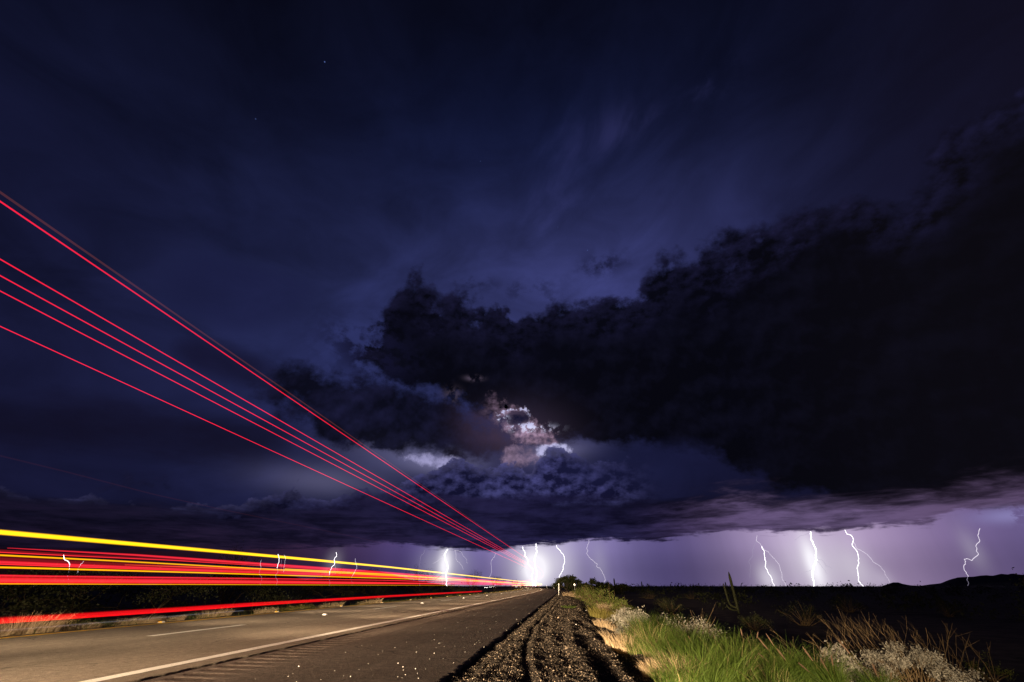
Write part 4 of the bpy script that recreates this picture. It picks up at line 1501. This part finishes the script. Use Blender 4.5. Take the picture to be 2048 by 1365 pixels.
def zfix(u, pts):
    """height of a lamp at lateral offset u from bearings on the photograph -> height as a function of the way along"""
    ys, zs = [], []
    for x, y in pts:
        d = ray(x, y)
        t = u / d.x
        ys.append(d.y * t); zs.append(CAM_H + d.z * t)
    o_ = np.argsort(ys)
    ys, zs = np.array(ys)[o_], np.array(zs)[o_]
    return lambda t: float(np.interp(t, ys, zs))


m_red = trail_mat('red_marker_trail', (1.0, 0.015, 0.04), (1.0, 0.002, 0.02), 0.95, 0.9)
m_brown = trail_mat('faint_amber_trail', (0.8, 0.2, 0.08), (0.7, 0.12, 0.05), 0.075, 0.9)
m_faint = trail_mat('barely_visible_trail', (0.8, 0.15, 0.10), (0.7, 0.1, 0.08), 0.007, 0.9)
m_yel = trail_mat('yellow_side_trail', YELC, YEL, 0.85, 0.55)
m_yel2 = trail_mat('thin_yellow_trail', (1.0, 0.62, 0.0), (1.0, 0.22, 0.0), 0.6, 0.5)
m_band = trail_mat('red_tail_band', (1.0, 0.03, 0.05), (1.0, 0.006, 0.02), 0.5, 0.75)
m_band2 = trail_mat('bright_red_tail_band', (1.0, 0.035, 0.045), (1.0, 0.006, 0.015), 0.6, 0.7)
m_fill = trail_mat('merging_trail_glow', (1.0, 0.10, 0.02), (1.0, 0.02, 0.02), 0.42, 0.8)
m_low = trail_mat('low_red_band', (1.0, 0.008, 0.012), (0.8, 0.002, 0.004), 0.42, 0.6)
m_pale = trail_mat('pale_reflection_trail', (0.6, 0.6, 0.85), (0.6, 0.6, 0.85), 0.07, 0.8)
m_dim = trail_mat('dim_red_tail_band', (1.0, 0.03, 0.04), (1.0, 0.01, 0.02), 0.10, 0.8)

ZT = 3.95                                              # roof edge of the trailer
for slope, lab in ((1.647, 'highest bright red light trail above the road'), (1.951, 'second red light trail from the top, first of the close three'), (2.058, 'middle one of the three close red light trails'),
                   (2.169, 'lowest of the three close red light trails'), (2.474, 'single red light trail below the close three')):
    u = -(ZT - CAM_H) * slope
    trail(u, lambda t: ZT, lambda t: 0.0115 + 0.00035 * max(t, 0), m_red, lab, group='red trails of the trailer roof lamps', width=.014)
trail(-(ZT - CAM_H) * 1.607, lambda t: ZT, .02, m_brown, 'faint amber trail just above the highest red one', y1=42, width=.02)
trail(-7.0, zfix(-7.0, [(0, 910), (350, 1000), (700, 1072)]), .025, m_faint, 'barely visible reddish trail below the roof lamp trails', y1=40, width=.02)
UR = -5.55                                             # right side of the lorry
trail(UR, zfix(UR, [(0, 1065), (280, 1089.5), (560, 1114), (773, 1134), (910, 1149), (1030, 1162)]), lambda t: .050 + .0003 * max(t, 0), m_yel, 'broad yellow light trail, uppermost of the side lamps', width=.05)
trail(UR - .02, zfix(UR, [(0, 1111), (250, 1123), (560, 1140), (900, 1158), (1030, 1166)]), lambda t: .018 + .0003 * max(t, 0), m_yel2, 'thin orange trail inside the upper red band', width=.03)
trail(UR - .04, zfix(UR, [(0, 1135.5), (280, 1142), (560, 1150.5), (900, 1161), (1030, 1167)]), lambda t: .020 + .0003 * max(t, 0), m_yel2, 'thin yellow trail between the red bands', width=.03)
trail(UR - .06, zfix(UR, [(0, 1168.2), (280, 1169), (560, 1170)]), .010, m_yel2, 'hair thin orange trail under the bright red band', width=.02, y1=60)
trail(-6.0, zfix(-6.0, [(85, 1101), (280, 1111), (560, 1131), (773, 1146), (1030, 1165)]), lambda t: float(np.interp(t, [4.0, 6, 12, 40, 200], [.002, .035, .075, .07, .10])), m_band, 'upper red band of the tail lamps', width=.06, y0=4.2)
trail(-6.02, zfix(-6.0, [(0, 1102), (560, 1131)]), .03, m_dim, 'dull red streak leading into the upper red band', width=.04, y1=9)
trail(-6.1, zfix(-6.1, [(0, 1125), (280, 1136), (560, 1146), (900, 1159), (1030, 1167)]), .040, m_band, 'narrow red band between the yellow trails', width=.05)
trail(-6.12, zfix(-6.1, [(0, 1106.5), (280, 1117), (560, 1134), (900, 1156), (1030, 1166)]), .012, m_band2, 'fine red streak hugging the thin orange trail', width=.03)
trail(-6.14, zfix(-6.1, [(0, 1129), (280, 1138.5), (560, 1148), (900, 1160), (1030, 1167)]), .012, m_band2, 'fine red streak inside the narrow red band', width=.03)
trail(-6.16, zfix(-6.1, [(0, 1118), (560, 1142), (1030, 1167)]), .05, m_dim, 'dull red glow between the orange and yellow trails', width=.04)
trail(-6.2, zfix(-6.2, [(0, 1161.5), (280, 1163), (560, 1165), (900, 1168), (1030, 1170)]), lambda t: float(np.interp(t, [0, 5, 30, 200], [.075, .075, .06, .10])), m_band2, 'bright red band of the tail lamps at eye level', width=.06)
trail(-6.25, zfix(-6.25, [(0, 1155), (560, 1161), (1030, 1169)]), .045, m_dim, 'dull red glow above the bright red band', width=.04)
trail(-5.7, zfix(-5.7, [(0, 1241), (280, 1224), (560, 1205), (800, 1191), (976, 1182)]), lambda t: .045 if t > 8 else .06, m_low, 'lowest red band sweeping just above the road', width=.06, y1=31)
trail(-5.72, zfix(-5.7, [(0, 1246), (280, 1228), (560, 1208), (800, 1193), (976, 1183)]), .022, m_low, 'lower edge streak of the lowest red band', width=.04, y1=31)

trail(-6.4, zfix(-6.4, [(250, 1130), (560, 1141), (773, 1150), (900, 1160), (1030, 1168)]), lambda t: float(np.interp(t, [6, 12, 25, 60, 300], [.01, .12, .21, .30, .8])), m_fill, 'orange red glow filling the gaps where the trails merge', width=.08, y0=6)
trail(-6.5, zfix(-6.5, [(400, 1130), (560, 1138), (773, 1149), (900, 1158), (1030, 1167)]), lambda t: float(np.interp(t, [7, 12, 60, 300], [.01, .035, .06, .2])), m_yel2, 'orange streak brightening between the red bands towards the road end', width=.03, y0=10)

trail(-6.3, zfix(-6.3, [(0, 1152), (560, 1158), (773, 1161), (1030, 1169)]), lambda t: float(np.interp(t, [0, 12, 60, 300], [.02, .03, .08, .3])), m_band, 'soft red streak above the bright red band', width=.04)
trail(-5.8, zfix(-5.8, [(0, 1262), (200, 1246), (385, 1229.5)]), .012, m_pale, 'faint pale blue streak below the lowest red band', width=.02, y1=8.5)

# ------------------------------------------------------------------ lightning
m_bolt = emit_mat('lightning_channel', (1.0, 0.97, 1.0), 3.0)
m_bolt2 = emit_mat('lightning_branch', (0.92, 0.84, 0.98), 1.0)
m_bolt3 = emit_mat('faint_lightning_branch', (0.62, 0.55, 0.78), 0.6)
for m_ in (m_bolt, m_bolt2, m_bolt3):
    m_.cycles.emission_sampling = 'NONE'


def jag(P, rs, amt, n=3):
    P = [np.array(p, float) for p in P]
    for _ in range(n):
        Q = [P[0]]
        for a, b in zip(P[:-1], P[1:]):
            d = b - a
            nrm = np.array([-d[1], d[0]])
            Q += [(a + b) / 2 + nrm * rs.randn() * amt, b]
        P = Q
    return P


def channel(px, width, dist, rs, amt=0.075, taper=0.0):
    P = jag(px, rs, amt)
    W = []
    for k, (x, y) in enumerate(P):
        d = ray(x, y)
        W.append(np.array([0, 0, CAM_H]) + np.array(d) / math.hypot(d.x, d.y) * (dist * (1 + .006 * math.sin(k * 1.7))))
    W = np.array(W)
    r = width * 0.17 * dist / 796.0 * np.linspace(1, 1 - taper, len(W))
    return tube(W, r, 6, False)


def off(zx, zy, ox, oy, s):
    return ox + zx * s, oy + zy * s


def conv(pts, ox, oy, s):
    return [off(a, b, ox, oy, s) for a, b in pts]


Z5 = (1000, 1060, 260 / 2048)
Z6 = (800, 1060, 260 / 2048)
Z4 = (1488, 1000, 560 / 2048)
Z1 = (0, 1000, 560 / 2048)
Z2 = (500, 1000, 560 / 2048)
rs = np.random.RandomState(77)


def bolt(label, dist, main, width, branches=(), z=Z5, mat=None, ground=True):
    px = conv(main, *z)
    if ground:
        px = px + [(px[-1][0], 1173.0)] if px[-1][1] < 1172 and px[-1][1] > 1160 else px
    V, F = channel(px, width, dist, rs)
    o = mesh('lightning_bolt', V, F, mat or m_bolt)
    tag(o, label, 'lightning', 'lightning bolts under the storm')
    if px[-1][1] < 1162:                               # the channel fades on its way to the ground
        x, y = px[-1]
        V, F = channel([(x, y), (x - 3, y + (1171 - y) * .4), (x + 1, y + (1171 - y) * .75), (x - 1, 1172)], .9, dist, rs, .1, .3)
        mesh('branch', V, F, m_bolt3, o)
    for b, w, m_ in branches:
        V, F = channel(conv(b, *z), w, dist, rs, .08, .5)
        mesh('branch', V, F, m_, o)
    return o


bolt('lightning bolt with a side spray, left of the brightest pair at the road end', 6000, [(355, 270), (400, 375), (385, 405), (440, 480), (450, 555), (515, 615), (495, 720), (515, 830)], 2.6,
     [([(390, 360), (340, 440), (348, 520), (372, 585), (340, 620), (300, 655)], 1.0, m_bolt3), ([(395, 400), (375, 470), (368, 560)], .8, m_bolt3)])
bolt('brightest thick lightning bolt right above the road end', 5200, [(568, 225), (572, 300), (570, 390), (540, 470), (550, 560), (580, 650), (570, 760), (560, 880)], 4.6)
bolt('slender bent lightning bolt left of the mesquite trees', 6500, [(888, 245), (940, 320), (990, 380), (1015, 430), (1010, 530), (995, 585), (1000, 610), (960, 690), (930, 740), (955, 780), (970, 850)], 1.9,
     [([(985, 660), (1000, 690), (995, 730)], .8, m_bolt3)])
bolt('thin crooked lightning bolt striking right of the mesquite trees', 7000, [(1400, 160), (1380, 240), (1365, 300), (1385, 330), (1365, 370), (1400, 430), (1460, 480), (1495, 520), (1535, 540), (1525, 580), (1570, 600),
                                                                                   (1610, 660), (1640, 730), (1660, 790), (1610, 845), (1605, 875)], 1.5, [([(1365, 312), (1345, 322), (1325, 325)], .8, m_bolt3)], mat=m_bolt2)
bolt('thick forked lightning bolt behind the twiggy thickets', 5600, [(750, 310), (710, 370), (700, 400), (715, 470), (745, 540), (750, 620), (725, 700), (735, 790), (740, 880)], 4.4,
     [([(700, 400), (670, 450), (658, 520), (655, 640)], 1.3, m_bolt2), ([(710, 360), (640, 362), (575, 382)], .8, m_bolt3), ([(695, 430), (600, 490), (520, 530)], 1.1, m_bolt2),
      ([(700, 380), (620, 400), (560, 412), (512, 462)], .9, m_bolt3), ([(860, 320), (880, 420), (900, 490), (970, 560), (995, 630)], 1.4, m_bolt2), ([(900, 490), (915, 550), (888, 635)], .9, m_bolt3),
      ([(870, 325), (930, 335), (975, 370), (1000, 420), (1050, 470), (1060, 530)], 1.0, m_bolt2), ([(940, 335), (1000, 360)], .8, m_bolt3), ([(900, 335), (935, 400), (945, 430)], .8, m_bolt3)], Z6)
bolt('faint lightning bolt between the twiggy thickets and the road end', 7600, [(1505, 370), (1470, 440), (1435, 540), (1445, 650), (1410, 745)], 1.2, (), Z6, m_bolt2, False)
bolt('short faint lightning streak above the wide thicket', 8000, [(390, 320), (350, 390), (322, 430), (318, 480)], 1.0, (), Z6, m_bolt3, False)
bolt('forked lightning bolt above the tall saguaro, leftmost of the right hand group', 6200, [(95, 260), (90, 300), (140, 355), (200, 410), (245, 460), (265, 510), (280, 580), (310, 634)], 1.5,
     [([(90, 300), (70, 345), (65, 400), (35, 450), (45, 520), (45, 570)], 1.2, m_bolt3), ([(130, 340), (147, 375), (160, 450), (155, 490), (180, 540), (205, 580), (222, 634)], 2.4, m_bolt)], Z4, m_bolt2)
bolt('thick white lightning bolt, brightest on the right side', 5400, [(487, 235), (490, 290), (515, 340), (525, 400), (530, 440), (505, 490), (500, 550), (512, 634)], 4.8,
     [([(530, 430), (580, 450), (600, 480), (645, 505)], 1.0, m_bolt3), ([(530, 450), (590, 510), (615, 545)], 1.0, m_bolt3), ([(505, 510), (475, 522), (445, 530)], .9, m_bolt3),
      ([(487, 240), (410, 265), (370, 300)], .9, m_bolt3), ([(590, 470), (605, 495)], .8, m_bolt3)], Z4)
bolt('lightning bolt splitting into two, right of the thick white one', 6400, [(738, 222), (785, 260), (797, 305), (790, 325), (830, 385), (840, 460), (835, 540), (872, 632)], 1.9,
     [([(797, 305), (830, 360), (920, 420), (945, 455), (1000, 490), (1025, 520), (1065, 605)], 1.8, m_bolt2)], Z4)
bolt('crooked lightning bolt over the hills at the far right', 9500, [(1725, 210), (1710, 260), (1725, 300), (1695, 340), (1700, 375), (1715, 400), (1690, 420), (1665, 445), (1630, 430), (1610, 435), (1620, 470), (1607, 490),
                                                                      (1625, 530), (1640, 560)], 1.8, (), Z4, m_bolt2, False)
bolt('small lightning fragment at the far left seen through the trails', 7000, [(465, 405), (470, 435), (500, 450), (510, 470), (505, 510)], 1.6, [([(610, 450), (580, 490), (570, 530), (550, 560)], 1.6, m_bolt2)], Z1, m_bolt, False)
bolt('small double lightning flash crossing the yellow trail', 7000, [(205, 398), (210, 460), (198, 500)], 1.6, [([(250, 405), (255, 460), (245, 530)], 1.3, m_bolt2), ([(230, 440), (232, 515)], 1.0, m_bolt3)], Z2, m_bolt, False)
bolt('small slanted lightning bolt crossing the yellow trail', 7000, [(630, 385), (615, 440), (620, 465), (590, 510), (582, 545)], 1.7, [([(618, 470), (628, 500)], .9, m_bolt2)], Z2, m_bolt, False)
bolt('small lightning bolt left of the wide thicket', 7000, [(770, 430), (780, 480), (765, 530), (750, 555)], 1.5, (), Z2, m_bolt2, False)
bolt('tiny lightning streak above the left hills', 8500, [(83, 440), (80, 495)], 1.1, (), Z2, m_bolt2, False)
